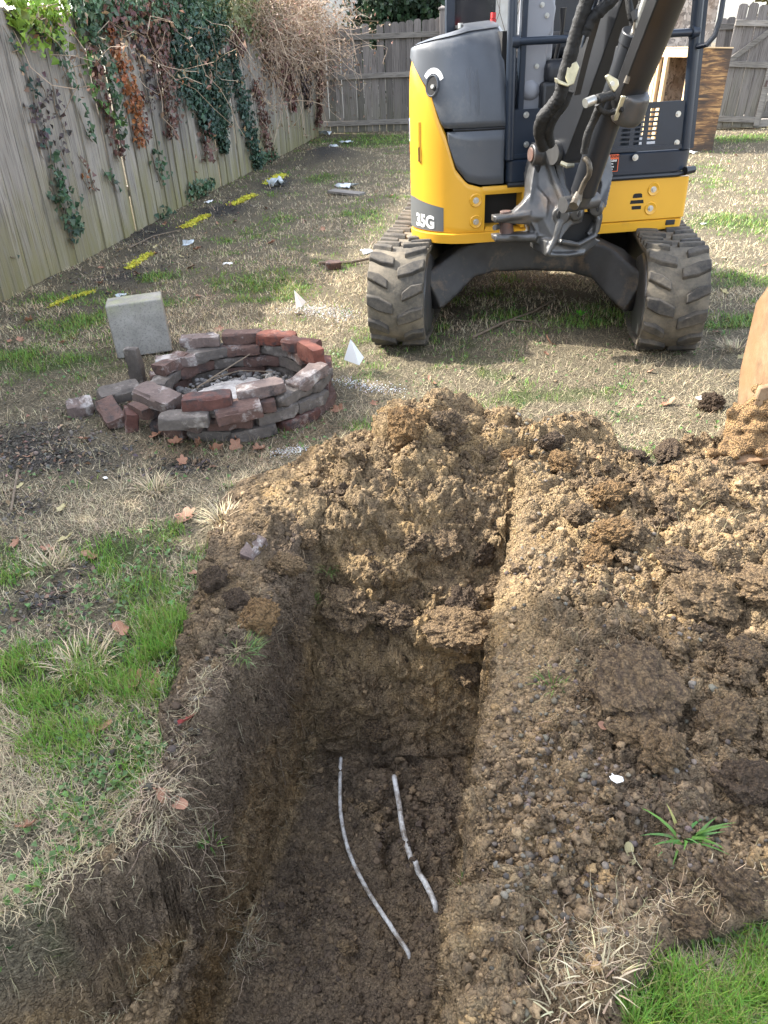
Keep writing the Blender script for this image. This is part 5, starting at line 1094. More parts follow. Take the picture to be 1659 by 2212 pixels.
twig([gp_(40, 1020, .01), gp_(26, 1110, .015)], .006, 'short dark stick lying on the bare gravel at the far left')
twig([gp_(410, 715, .02), gp_(445, 675, .05), gp_(480, 655, .09)], .004, 'dry bent stalk leaning in the grass behind the fire pit')
twig([gp_(280, 540, .02), gp_(330, 515, .02), gp_(390, 500, .015)], .006, 'bare stick lying among litter at the foot of the left fence')
twig([gp_(640, 900, .02), gp_(560, 905, .06), gp_(500, 945, .03), gp_(470, 985, .01)], .0025, 'pale dry grass stalk arching in front of the fire pit', mt='twig')

# concrete block
o = MB(); o.box((0, 0, .148), (.305, .24, .296)); bl = o.build('concrete_block', MT['concrete'], None, bevel=.008, seg=3); bc = (gz(303, 776) + np.array([.0, .13, 0])); bl.location = (bc[0]-.0, bc[1], .01); bl.rotation_euler = (rad(-4), rad(-1.5), rad(14))
tag(bl, 'square grey concrete block with a mossy top standing behind the fire pit', 'block')
# marker flags
MT['flag'] = simple('flag_vinyl', (.82, .82, .80), .5, 0, .03)
def flag(px, py, label, pts, base, zt):
    b = gz(*base); root = thing('marker_flag', label, 'flag', (b[0], b[1], 0), group='white utility marker flags')
    m = MB(); V = []; c = gpl(px, py, b, np.array([0, 1., 0])); loc = lambda q: Vector(gpl(*q[:2], b+np.array([0, q[2], 0]), np.array([0, 1., 0]))-np.array([b[0], b[1], 0]))
    P3 = [loc(q) for q in pts]; n = len(P3); m.add(P3+[p+Vector((0, .0015, 0)) for p in P3], [tuple(range(n)) if n < 4 else (0, 1, 2), *([(0, 2, 3)] if n == 4 else [])] + [tuple(reversed([i+n for i in g])) for g in ([(0, 1, 2)]+([(0, 2, 3)] if n == 4 else []))]); m.build('pennant', MT['flag'], root, smooth=0)
    m = MB(); m.tube([(0, 0, -.02), (P3[0].x*.5, 0, P3[0].z*.5+.01), tuple(P3[0]+Vector((0, .001, .004)))], .0016, 5); m.build('wire', MT['rustpin'], root)
flag(650, 650, 'white marker flag behind the fire pit, bent over by its wire', [(635, 626, 0), (661, 652, .02), (652, 662, -.03), (640, 665, 0)], (648, 672), .1)
flag(765, 765, 'crisp white folded marker flag right of the fire pit, near the left track', [(757, 732, 0), (786, 772, .02), (776, 789, -.03), (743, 777, 0)], (779, 800), .1)

# sprayed paint marks: flecks of colour on the litter
def spray(px_line, wd, n, col, label, seed, size=.012, group=None):
    rng = np.random.default_rng(seed); A_ = np.array([gz(*p)[:2] for p in px_line]); k = len(A_)-1; t_ = rng.uniform(0, k, n); i = np.minimum(t_.astype(int), k-1); f = (t_-i)[:, None]; c = A_[i]*(1-f)+A_[i+1]*f + rng.normal(size=(n, 2))*wd*.5
    c3 = np.column_stack([c, ground_z(c[:, 0], c[:, 1])+rng.uniform(.003, .016, n)]); nn_ = rng.normal(size=(n, 3))*.5+np.array([0, 0, 1])
    V, F_, cc = leaf_arrays(c3, nn_, size, rng, col, .15, 4); o = mass('paint_mark', V, F_, MT['straw'], None, cc); tag(o, label, 'paint mark', group)
YL = (.70, .66, .09); g_ = 'yellow sprayed dashes along the left fence'
for i, (ln, lb) in enumerate((([(112, 662), (150, 645), (198, 630)], 'nearest yellow sprayed line, on the ground left of the concrete block'), ([(280, 580), (300, 562), (325, 546)], 'second yellow sprayed line from the camera along the left fence'), ([(398, 492), (425, 478), (448, 466)], 'third yellow sprayed line from the camera along the left fence'), ([(505, 443), (525, 433), (545, 424)], 'fourth yellow sprayed line from the camera along the left fence'), ([(582, 398), (596, 388), (610, 380)], 'fifth yellow sprayed line, just behind a crumpled plastic bag'), ([(676, 330), (690, 327), (702, 324)], 'farthest yellow sprayed line, near the corner of the fences'))):
    L_ = np.linalg.norm(gz(*ln[0])-gz(*ln[-1])); spray(ln, .035+.01*i, int(620+150*i), YL, lb, 60+i, .016+.004*i, g_)
g_ = 'white sprayed patches on the grass'
spray([(640, 668), (690, 672), (750, 690)], .13, 1200, (.62, .63, .64), 'wide white sprayed patch on the grass below the far marker flag', 70, .009, g_)
spray([(735, 825), (790, 838), (860, 848)], .07, 420, (.58, .62, .68), 'narrow white sprayed streak on the grass right of the fire pit', 71, .008, g_)
spray([(600, 985), (660, 985)], .05, 220, (.70, .72, .75), 'small white sprayed spot in front of the fire pit', 72, .008, g_)

# litter
MT['film'] = simple('plastic_film', (.55, .60, .62), .25, 0, .1, 20, .2)
def litter(px, py, s, label, seed, col='film', name='plastic_scrap', group=None, rise=.5):
    rg = random.Random(seed); q = gzz(px, py); m = MB(); n = 5; V = []
    for i in range(n):
        for j in range(n): V.append((s*(i/4-.5)*(1+rg.uniform(-.2, .2)), s*.7*(j/4-.5)*(1+rg.uniform(-.2, .2)), s*rise*rg.uniform(.02, .45)))
    m.add(V, [(i*n+j, (i+1)*n+j, (i+1)*n+j+1, i*n+j+1) for i in range(n-1) for j in range(n-1)]); o = m.build(name, MT[col], None, smooth=70); o.location = (q[0], q[1], q[2]+.004); o.rotation_euler = (0, 0, rg.uniform(0, 6)); so_ = o.modifiers.new('t', 'SOLIDIFY'); so_.thickness = .001
    return tag(o, label, {'plastic_scrap': 'plastic scrap'}.get(name, name.replace('_', ' ')), group)
litter(598, 403, .22, 'crumpled clear plastic bag by the fifth yellow line', 1, name='plastic_bag', rise=1.2)
litter(703, 293, .22, 'blue white plastic bag in the corner where the fences meet', 2, name='plastic_bag', rise=1.0)
litter(748, 310, .22, 'white plastic scrap lying near the back fence', 3)
litter(720, 318, .2, 'clear plastic scrap lying before the back fence, left of the white one', 4)
litter(750, 405, .24, 'flat clear plastic lying left of the excavator, behind the board scrap', 5)
litter(793, 549, .11, 'clear plastic cup lid in the dead grass left of the excavator', 6, rise=.7)
litter(408, 528, .14, 'clear plastic scrap lying in front of the left fence', 7)
litter(492, 572, .07, 'small white paper scrap in the dead grass of the middle yard', 8, 'flag', 'paper_scrap')
litter(262, 640, .07, 'rumpled plastic scrap beside the fence foot litter', 9)
litter(450, 438, .10, 'white paper scrap at the fence foot near the fourth yellow line', 10, 'flag', 'paper_scrap')
litter(1495, 332, .14, 'white plastic scrap lying on the grass by the stained box', 11, 'flag')
litter(1520, 485, .05, 'small white paper scrap on the grass right of the excavator', 12, 'flag', 'paper_scrap')
litter(1515, 865, .05, 'white root clod scrap on the straw near the bucket', 13, 'flag', 'paper_scrap')
litter(1330, 1688, .026, 'white crumbly plaster chip on the right bank of the trench', 14, 'flag', 'plaster_chip', rise=.8)
litter(228, 1035, .02, 'small white stone chip in the grass left of the trench', 15, 'flag', 'stone_chip')
q = gzz(748, 420); o = MB().box((0, 0, .02), (.42, .16, .03)).build('board_scrap', MT['rail'], None, bevel=.004); o.location = q; o.rotation_euler = (0, .05, -.5); tag(o, 'short grey board lying on the grass left of the excavator', 'board')
q = gzz(900, 1080)
# conduits in the trench bottom
def conduit(pts, r, label):
    P3 = []
    for i, (x, y) in enumerate(pts): q = gz(x, y, -.615); P3.append(q)
    out = []
    for i in range(len(P3)-1):
        p0 = P3[max(0, i-1)]; p1 = P3[i]; p2 = P3[i+1]; p3 = P3[min(len(P3)-1, i+2)]
        for k in range(8): t_ = k/8; out.append(.5*((2*p1)+(p2-p0)*t_+(2*p0-5*p1+4*p2-p3)*t_*t_+(-p0+3*p1-3*p2+p3)*t_**3))
    out.append(P3[-1]); n = len(out)
    zz = np.convolve(np.pad([float(ground_z(q[0], q[1])[0]) for q in out], 12, 'edge'), np.ones(25)/25, 'valid')
    for i, q in enumerate(out): q[2] = zz[i]+.010 + r*.2 - (.02 if i in (0, n-1) else 0)
    for i, q in enumerate(out[1:-1]): q[2] = max(q[2], float(ground_z(q[0], q[1])[0])+r*.35)
    for i, q in []: q[2] = float(ground_z(q[0], q[1])[0]) + r*.15 - (.02 if i in (0, n-1) else 0)+.002*math.sin(i*1.3)
    m = MB(); m.tube([tuple(q) for q in out], r, 10); o = m.build('conduit', MT['conduit'], None, smooth=80); tag(o, label, 'pipe')
t = NT('muddy_pipe'); q = t.noise(26, 6, rough=.75); MT['conduit'] = t.out(t.ramp(q, [(.38, (.16, .13, .10)), (.50, (.42, .40, .37)), (.68, (.70, .70, .69))]), .5, t.bump(q, .4, .004))
conduit([(738, 1650), (736, 1710), (738, 1775), (755, 1850), (790, 1925), (835, 1995), (885, 2068)], .0062, 'thin white pipe curving along the trench floor, left and longer of two')
conduit([(852, 1700), (862, 1750), (872, 1815), (892, 1880), (920, 1925), (942, 1968)], .0085, 'thicker white pipe half buried in the trench floor, right of two')

# ================================================================ loose soil
def world_samples(n, x0, x1, y0, y1, rng, p=1.6):
    u = rng.uniform(0, 1, n); a = 1-p; y = (y0**a+u*(y1**a-y0**a))**(1/a); return rng.uniform(x0, x1, n), y
rng = np.random.default_rng(77)
x, y = world_samples(150000, -1.0, 2.2, .62, 3.15, rng, 1.8); sm_ = look(SM, x, y); tr_ = look(TR, x, y); oc = look(OCH, x, y); nzv = look(N[..., 2], x, y)
clump = fbm(x, y, 3.5, 2)
keep = (sm_ > .5) & (nzv > .35) & (rng.uniform(0, 1, len(x)) < np.clip(.50+clump*.9-.25*(tr_ > .5)*(y < 1.8), .05, 1)*np.where(look(HP, x, y) > .05, 1., .55)); x, y, oc, tr_ = x[keep], y[keep], oc[keep], tr_[keep]
sz = .0020+.0062*rng.pareto(2.4, len(x)).clip(0, 2.6)*.55; z = ground_z(x, y)+sz*.02
mixc = np.clip(oc*1.3+rng.normal(size=len(x))*.16+.25*fbm(x, y, 5, 2), 0, 1)[:, None]
cols = np.array([.080, .058, .043])*(1-mixc)+np.array([.31, .218, .122])*mixc; oo = ((fbm(x+7, y, 7, 2) > .30) & (oc > .42) & (tr_ < .5))[:, None]; cols = np.where(oo, np.array([.35, .235, .115]), cols)*rng.uniform(.65, 1.25, (len(x), 1))
k = sz > .0062; P0_ = np.stack([x, y, z], -1)
scatter_ico('loose_soil', P0_[~k], sz[~k]*1.25, cols[~k], MT['crumb'], rng, .9, 1, .50, kind='stuff', label='fine crumbs of loose soil covering the spoil')
scatter_ico('small_clods', P0_[k], sz[k]*1.15, cols[k], MT['crumb'], rng, .85, 2, .30, True, kind='stuff', label='small rough clods of loose soil covering the spoil')
# medium clods, rough
n = 5200; x, y = world_samples(n*3, -1.0, 2.2, .9, 3.15, rng, 1.3); sm_ = look(SM, x, y); tr_ = look(TR, x, y); nzv = look(N[..., 2], x, y); hp = look(HP, x, y); cl = fbm(x+3, y+8, 2.6, 3)
keep = (sm_ > .6) & (nzv > .45) & (rng.uniform(0, 1, len(x)) < np.clip(.05+cl*.7+.45*(hp > .05)+.40*((tr_ > .5) & (y > 1.9))-.5*((tr_ > .5) & (y < 1.85)) - .5*((x < xc_(y)+.55) & (x > xc_(y)+.3)), .01, .7)); x, y = x[keep][:1500], y[keep][:1500]; sz = .010+.020*rng.random(len(x))**2.6
o = scatter_ico('medium_clods', np.stack([x, y, ground_z(x, y)+sz*.15], -1), sz, np.ones((len(x), 3))*.3, MT['clod'], rng, .85, 4, .12, True, kind='stuff', label='fist and thumb sized rough clods tumbled over the spoil')
# crumbs spilled on the turf around the heap
x, y = world_samples(9000, -1.0, 2.0, .8, 3.6, rng, 1.4); sm_ = look(SM, x, y); hp = look(HP, x, y)
keep = (sm_ < .5) & (rng.uniform(0, 1, len(x)) < .04+1.3*np.clip(hp*14, 0, 1)+.25*(np.abs(x-xc_(y)+.42) < .12)); x, y = x[keep], y[keep]; sz = rng.uniform(.003, .012, len(x))
scatter_ico('spilled_soil', np.stack([x, y, ground_z(x, y)+.003], -1), sz, np.array([.20, .145, .09])*rng.uniform(.4, 1.3, (len(x), 1)), MT['crumb'], rng, kind='stuff', label='stray soil crumbs lying in the grass round the spoil')
# gravel bands: right bank, path at far left, fence foot
P_ = []
for px, py, rx, ry, n in ((1230, 1600, .10, .16, 260), (1180, 1740, .08, .12, 200), (1330, 1850, .14, .12, 260), (1200, 2000, .09, .12, 180), (1300, 1300, .12, .2, 140), (1170, 1050, .12, .2, 160), (1120, 1850, .05, .15, 90), (1400, 1500, .15, .15, 120), (400, 1640, .05, .05, 40), (420, 1580, .04, .06, 40), (300, 1760, .08, .05, 50), (1450, 1620, .1, .2, 90), (60, 980, .22, .22, 420), (30, 1120, .10, .14, 160), (150, 1300, .1, .06, 60), (300, 520, .3, .3, 260), (480, 440, .3, .5, 240), (220, 600, .3, .25, 150), (1130, 1250, .06, .2, 90), (640, 960, .2, .05, 20)):
    c = gz(px, py); q = rng.normal(size=(n, 2))*.6; q = q[:int(n*.55)]; P_.append(np.column_stack([c[0]+q[:, 0]*rx*1.3, c[1]+q[:, 1]*ry*1.2]))
P_ = np.concatenate(P_); sz = (.0032+.0042*rng.random(len(P_))**1.6+.004*(rng.random(len(P_)) < .06))*(1+.10*P_[:, 1]); v = rng.uniform(.06, .17, (len(P_), 1))
scatter_ico('gravel', np.column_stack([P_, ground_z(P_[:, 0], P_[:, 1])+sz*.35]), sz, v*np.array([1.10, .94, .76])*(1+rng.normal(size=(len(P_), 3))*.04), MT['stone'], rng, .7, 1, .22, kind='stuff', label='grey gravel mixed into the soil and along the fence')
# individual clods
def clod_mesh(seed, sub=5):
    from mathutils import noise as mn
    bm = bmesh.new(); bmesh.ops.create_icosphere(bm, subdivisions=sub, radius=1); o_ = Vector((seed*5.3, seed*2.1, 0))
    for v in bm.verts:
        p = v.co.copy(); w_ = p+.12*mn.noise_vector(p*3+o_); f1 = lambda q: mn.voronoi(q+o_)[0][0]
        n = .30*mn.noise(p*1.2+o_)+.20*mn.noise(p*2.6+o_)+.30*(.45-f1(w_*2.6))+.20*(.45-f1(w_*6))+.12*(.45-f1(w_*13))+.06*mn.noise(p*30+o_); v.co = p*(1+n)
    me = bpy.data.meshes.new('soil_clod'); bm.to_mesh(me); bm.free(); me.materials.append(MT['clod']); return me
CM = [clod_mesh(i) for i in range(7)]; CMM = {}
def clod(px, py, r, label, k, sq=(1.2, .95, .75), up_=.4, name='soil_clod', group='big clods of soil on the spoil'):
    r *= 1.12; wd_ = label.lower(); kk = 'clod_dark' if 'dark' in wd_ and 'tan' not in wd_ and 'clod alone' not in wd_ or 'dark clod alone' in wd_ else 'clod_ochre' if ('ochre' in wd_ or 'orange brown clod on' in wd_ or wd_.startswith('orange')) else 'clod_tan' if ('pale' in wd_.split('the broad')[0] or 'tan' in wd_) else 'clod'
    if (k % 7, kk) not in CMM: me_ = CM[k % 7].copy(); me_.materials.clear(); me_.materials.append(MT[kk]); CMM[(k % 7, kk)] = me_
    q = gzz(px, py); o = bpy.data.objects.new(name, CMM[(k % 7, kk)]); COL.objects.link(o); o.location = (q[0], q[1], q[2]+r*up_); o.scale = (r*sq[0], r*sq[1], r*sq[2]); o.rotation_euler = (random.uniform(-.4, .4), random.uniform(-.4, .4), random.uniform(0, 6)); return tag(o, label, 'clod', group)
clod(988, 1372, .085, 'broad pale clod sitting in the middle of the filled trench', 0, (1.3, 1, .6))
clod(1000, 1318, .055, 'dark clod perched behind the broad pale clod', 1)
clod(752, 1335, .085, 'rough clod against the left side of the filled trench', 2)
clod(862, 1350, .06, 'clod halfway between the left wall and the broad pale clod', 3)
clod(815, 1255, .045, 'upright narrow clod on the left of the heap', 4, (.8, .8, 1.3))
clod(1075, 1270, .045, 'clod resting near the right wall above the broad pale clod', 5)
clod(1015, 1465, .050, 'clod on the lip of the fill below the broad pale clod', 6)
clod(900, 1180, .05, 'clod in the centre of the heap slope', 0)
clod(955, 1180, .06, 'slabby clod right of the centre of the heap', 1, (1.2, 1, .55))
clod(1050, 1210, .05, 'pale slab of clay beside the dark hollow of the heap', 3, (1, .5, 1))
clod(885, 935, .075, 'ochre clod forming the left shoulder of the heap top', 4, (1, .9, 1.15), .1)
clod(960, 930, .075, 'brown lump at the top of the heap', 5, (1.2, .9, .9), .0)
clod(1110, 995, .04, 'ochre clod on the upper right of the heap', 6)
clod(1190, 960, .035, 'small dark clod on the far right crest of the heap', 0)
clod(1215, 1010, .045, 'orange clod at the back right of the heap beside the grass', 2)
clod(1330, 1165, .055, 'orange brown clod on the ridge right of the trench', 3)
clod(1310, 1080, .05, 'ochre clod pair near the strip of grass right of the heap', 4)
clod(1250, 1120, .04, 'clod on top of the ridge right of the heap', 5)
clod(1480, 1240, .06, 'weathered grey clod in the middle of the right spoil', 6, (1.4, .9, .6))
clod(1520, 1310, .075, 'big rounded clod on the right spoil by the brick fragment', 0)
clod(1420, 1070, .045, 'clod by the bare grass left of the bucket', 1)
clod(1535, 1080, .05, 'clod in front of the bucket lip', 2)
clod(1370, 1515, .085, 'wide flat clod on the right bank above the gravel', 3, (1.4, 1, .5))
clod(1375, 1600, .05, 'tan clod right of the gravel band', 4)
clod(1430, 1645, .05, 'upright tan clod right of the gravel band, nearer the edge', 5, (.9, .8, 1))
clod(1560, 1590, .06, 'rough clod at the far right of the bank', 6)
clod(1610, 1700, .045, 'dark crumbly clod at the right edge of the picture', 0)
clod(1590, 1930, .04, 'grey brown clod near the lower right grass', 1)
clod(1480, 2000, .035, 'reddish clod beside the lower right grass', 2)
clod(1360, 970+200, .05, 'brown clod on the ridge, right of the orange one', 4)
clod(1535, 882, .045, 'lone dark clod on the straw left of the bucket', 3, (1.2, .9, .8), .5)
clod(1375, 1000, .0+.05, 'dark slab of sod at the far edge of the right spoil', 5, (1.5, .8, .5))
clod(1440, 985, .055, 'dark slab of turned sod left of the bucket', 6, (1.6, .8, .45))
clod(465, 1268, .040, 'round dark clod alone on the grass left of the heap', 5, (1, .9, .9), .6)
clod(560, 1345, .050, 'crumbly ochre topped clod on the left rim of the trench', 2)
clod(510, 1310, .035, 'brown clod on the left rim beside the lone dark clod', 3)
clod(620, 1230, .045, 'tan clod on the left side spoil', 4)
clod(545, 1185, .035, 'clod at the outer edge of the left spoil', 0)
clod(660, 1170, .04, 'tan and dark clod high on the left spoil', 1)
clod(740, 1130, .045, 'clod at the back left of the heap', 6)
clod(1650, 1290, .06, 'pale clod at the right edge of the spoil', 4)
clod(1610, 1440, .05, 'brown clod low on the right spoil', 5)
clod(640, 1380, .035, 'clod stuck at the top of the left trench wall', 2)
clod(1290, 1215, .04, 'clod below the orange brown clod on the ridge', 3)
clod(735, 1560, .05, 'clod hanging over the left end of the trench floor', 1, (1.2, .9, .7))
clod(810, 1580, .04, 'clod at the foot of the fill in the trench', 4)
o = brick(*(gzz(1505, 1275)+np.array([0, 0, .015])), 35, 'A', 'brick fragment half buried in the right spoil', None, 12, -10, sc=(.35, .8, .9)); o.name = 'brick_fragment'
o = brick(*(gzz(548, 1190)+np.array([0, 0, .008])), 60, 'C', 'brick fragment lying on the outer left spoil', None, 12, -20, sc=(.45, .55, .7)); o.name = 'brick_fragment'

# ================================================================ grass
def blades(name, x, y, L, Wd, lean, curl, cols, seg, m, label, z=None, parent=None, kind='stuff', base_dir=None, bend=None):
    rng = np.random.default_rng(len(x)); n = len(x); z = ground_z(x, y)-.003 if z is None else z
    az = rng.uniform(0, 2*PI, n) if base_dir is None else base_dir; dx, dy = np.cos(az), np.sin(az); sxx, syy = -dy, dx
    rows = []
    for k in range(seg+1):
        t_ = k/seg; ang = lean+curl*t_; s_ = L*t_; h = np.cos(ang*.8)*s_; r_ = np.sin(ang*.8)*s_; h = np.maximum(h, -z*0+.002) if kind == 'stuff' else h; wv = Wd*(1-t_**1.6)*.5
        cx, cy, cz = x+dx*r_, y+dy*r_, z+h
        if k < seg: rows += [np.stack([cx-sxx*wv, cy-syy*wv, cz], -1), np.stack([cx+sxx*wv, cy+syy*wv, cz], -1)]
        else: rows += [np.stack([cx, cy, cz], -1)]
    V = np.stack(rows, 1); nv = V.shape[1]; tri = []
    for k in range(seg-1): a = 2*k; tri += [(a, a+1, a+3), (a, a+3, a+2)]
    a = 2*(seg-1); tri.append((a, a+1, a+2)); F_ = (np.array(tri)[None]+(np.arange(n)*nv)[:, None, None]).reshape(-1, 3)
    return tag(mass(name, V.reshape(-1, 3), F_, m, parent, np.repeat(cols, nv, 0)), label, kind=kind)
def gcol(n, rng, base=(.165, .31, .045), var=.28, yel=.22):
    c = np.array(base)*rng.uniform(1-var, 1+var, (n, 1)); c = c*(1+rng.normal(size=(n, 3))*np.array([.14, .05, .14])); y_ = rng.uniform(0, 1, (n, 1)) < yel; return np.clip(np.where(y_, np.array([.30, .29, .10])*rng.uniform(.6, 1.2, (n, 1)), c), .004, 1)
def scol(n, rng, base=(.55, .46, .30)): return np.clip(np.array(base)*rng.uniform(.45, 1.3, (n, 1))*(1+rng.normal(size=(n, 3))*.05), .01, 1)
rng = np.random.default_rng(123)
def pick(n, x0, x1, y0, y1, p, fn, wedge=True):
    x, y = world_samples(n, 0, 1, y0, y1, rng, p); lim0, lim1 = -.62*y-.75, .66*y+.6; x = lim0+(lim1-lim0)*rng.uniform(0, 1, n); k = (x > x0) & (x < x1) & (x > -3.56+.16*y); x, y = x[k], y[k]
    g, b = turf_maps(x, y); sm_ = look(SM, x, y); w_ = fn(x, y, g, b)*(sm_ < .45); k = rng.uniform(0, 1, len(x)) < w_; return x[k], y[k], g[k], b[k]
tuft = lambda x, y, f=9: np.clip(fbm(x+3, y+1, f, 2)*2.2+.45, 0, 1)
# near green
x, y, g, b = pick(520000, -3, 3, .6, 4.3, 1.2, lambda x, y, g, b: np.clip((g-.30)*1.9, 0, 1)*(.12+.88*tuft(x, y, 8))*(.45+.55*tuft(x+4, y, 3)))
L = rng.uniform(.022, .062, len(x))*(.55+.75*g); blades('green_grass', x, y, L, rng.uniform(.0018, .0034, len(x)), rng.uniform(0, .55, len(x)), rng.uniform(.1, 1.0, len(x)), gcol(len(x), rng), 3, MT['blade'], 'bright green grass tufts near the trench'); NG = len(x)
# near straw
x, y, g, b = pick(540000, -3, 3.4, .6, 4.6, 1.2, lambda x, y, g, b: np.clip(.55-.45*g-.75*b+.75*fbm(x, y, 7, 2), .02, 1))
blades('dead_grass', x, y, rng.uniform(.018, .06, len(x)), rng.uniform(.0010, .0022, len(x)), rng.uniform(.5, 1.75, len(x)), rng.uniform(-.3, 1.0, len(x)), scol(len(x), rng), 3, MT['straw'], 'dead straw coloured grass matted over the near yard'); NS = len(x)
# far
x, y, g, b = pick(300000, -4, 12, 4.3, 17.0, 1.3, lambda x, y, g, b: np.clip((g-.16)*1.8, 0, 1)*(.2+.8*tuft(x, y, 5)))
blades('green_grass', x, y, rng.uniform(.025, .055, len(x))*(.5+.7*g), .0022+.0007*y, rng.uniform(0, .7, len(x)), rng.uniform(.1, 1.0, len(x)), gcol(len(x), rng, (.17, .29, .06)), 2, MT['blade'], 'low green grass of the far yard')
x, y, g, b = pick(330000, -4, 12, 4.4, 17.0, 1.3, lambda x, y, g, b: np.clip(.52-.60*g-.7*b+.75*fbm(x, y, 4, 2), .03, 1))
blades('dead_grass', x, y, rng.uniform(.02, .06, len(x)), .0014+.0005*y, rng.uniform(.4, 1.7, len(x)), rng.uniform(-.3, 1.0, len(x)), scol(len(x), rng), 2, MT['straw'], 'dead straw coloured grass of the far yard')
# clover-like ground cover
x, y, g, b = pick(60000, -3.4, 3, .8, 8.0, 1.3, lambda x, y, g, b: np.clip(.5*fbm(x+50, y, 2.5, 2)+.12+.2*(g > .4), 0, .6)*(b < .6))
n = len(x); c3 = np.column_stack([x, y, ground_z(x, y)+rng.uniform(.004, .022, n)]); V, F_, cc = leaf_arrays(c3, rng.normal(size=(n, 3))*.4+np.array([0, 0, 1]), .011+.0012*y.mean(), rng, (.10, .17, .055), .35); tag(mass('ground_cover', V, F_, MT['leafv'], None, cc), 'small leafed clover and chickweed low in the turf', kind='stuff')
# bark and dead litter on bare places
x, y, g, b = pick(70000, -3.6, 1.2, .8, 15, 1.3, lambda x, y, g, b: np.clip(b*1.3-.1, 0, 1))
n = len(x); c3 = np.column_stack([x, y, ground_z(x, y)+rng.uniform(.001, .010, n)]); colr = np.where(rng.uniform(0, 1, (n, 1)) < .30, np.array([.22, .15, .10]), np.array([.085, .077, .070]))*rng.uniform(.6, 1.5, (n, 1))
V, F_, cc = leaf_arrays(c3, rng.normal(size=(n, 3))*.35+np.array([0, 0, 1]), .016+.002*np.mean(y), rng, colr, .3, 4); tag(mass('leaf_litter', V, F_, MT['straw'], None, cc), 'dark bark chips and rotted leaves over the bare soil', kind='stuff')
# roots and torn grass along the cut edges
def fringe(px_line, n, spread, label, name, L0, L1, col, mtn, up_=0., seed=0, wd=.0016, down=.5):
    rg = np.random.default_rng(seed); A_ = np.array([gzz(*p) for p in px_line]); k = len(A_)-1; t_ = rg.uniform(0, k, n); i = np.minimum(t_.astype(int), k-1); f = (t_-i)[:, None]; c = A_[i]*(1-f)+A_[i+1]*f; c[:, :2] += rg.normal(size=(n, 2))*spread
    c[:, 2] = ground_z(c[:, 0], c[:, 1])+up_; V = []; F_ = []; p = c.copy(); d = rg.normal(size=(n, 3)); d[:, 2] = d[:, 2]*.5-down*.2; d /= np.linalg.norm(d, axis=1)[:, None]; L = rg.uniform(L0, L1, n)[:, None]/5; rows = []
    for s_ in range(6):
        sd = np.cross(d, np.array([.3, .2, 1.])); sd /= np.linalg.norm(sd, axis=1)[:, None]; wv = wd*(1-s_/7)/2; rows += [p-sd*wv, p+sd*wv]; p = p+d*L; d = d+rg.normal(size=(n, 3))*.38; d[:, 2] -= down*.12; d /= np.linalg.norm(d, axis=1)[:, None]
        zg = ground_z(p[:, 0], p[:, 1]); p[:, 2] = np.maximum(p[:, 2], zg+.002)
    V = np.stack(rows, 1); tri = np.array([q for a in range(0, 10, 2) for q in ((a, a+1, a+3), (a, a+3, a+2))]); F_ = (tri[None]+(np.arange(n)*12)[:, None, None]).reshape(-1, 3)
    return tag(mass(name, V.reshape(-1, 3), F_, MT[mtn], None, np.repeat(scol(n, rg, col), 12, 0)), label, kind='stuff')
fringe([(0, 1960), (120, 1900), (230, 1800), (330, 1740)], 1500, .05, 'bleached dead grass hanging over the near left cut edge', 'torn_grass', .02, .065, (.46, .38, .24), 'straw', .01, 1, .0019)
fringe([(330, 1740), (420, 1760), (480, 1810)], 500, .03, 'pale roots hanging from the turf corner above the trench', 'root_fringe', .04, .12, (.40, .33, .22), 'straw', .01, 2, .0018, 1.)
fringe([(330, 1690), (420, 1590), (440, 1490), (520, 1430), (570, 1400), (660, 1330), (690, 1240)], 800, .03, 'fine roots and torn straw along the left rim of the trench', 'root_fringe', .02, .08, (.38, .31, .20), 'straw', .008, 3, .0014)
fringe([(1150, 1500), (1130, 1650), (1300, 1800), (1350, 1950), (1250, 2080)], 1500, .10, 'fine brown roots tangled in the soil of the right bank', 'root_fringe', .015, .06, (.17, .12, .08), 'straw', .004, 4, .0010)
fringe([(1200, 2100), (1300, 2060), (1420, 2000), (1560, 1960), (1640, 2000)], 650, .035, 'bleached grass round the lower right turf', 'torn_grass', .03, .09, (.46, .37, .23), 'straw', .008, 5, .0018)
fringe([(1180, 1460), (1280, 1440), (1400, 1130), (1470, 1110), (1520, 1240)], 500, .09, 'dry stalks scattered on the right spoil', 'dry_stalks', .02, .10, (.42, .33, .20), 'straw', .006, 6, .0013)
fringe([(300, 960), (400, 985), (520, 990), (640, 960), (730, 900)], 900, .06, 'dry grass and dead stems tangled round the front of the fire pit', 'dry_stalks', .03, .12, (.34, .25, .16), 'straw', .006, 7, .0016)
fringe([(760, 1300), (820, 1500), (950, 1560), (1060, 1500)], 160, .10, 'root hairs in the trench fill', 'root_fringe', .02, .07, (.30, .22, .14), 'straw', .004, 8, .0010)
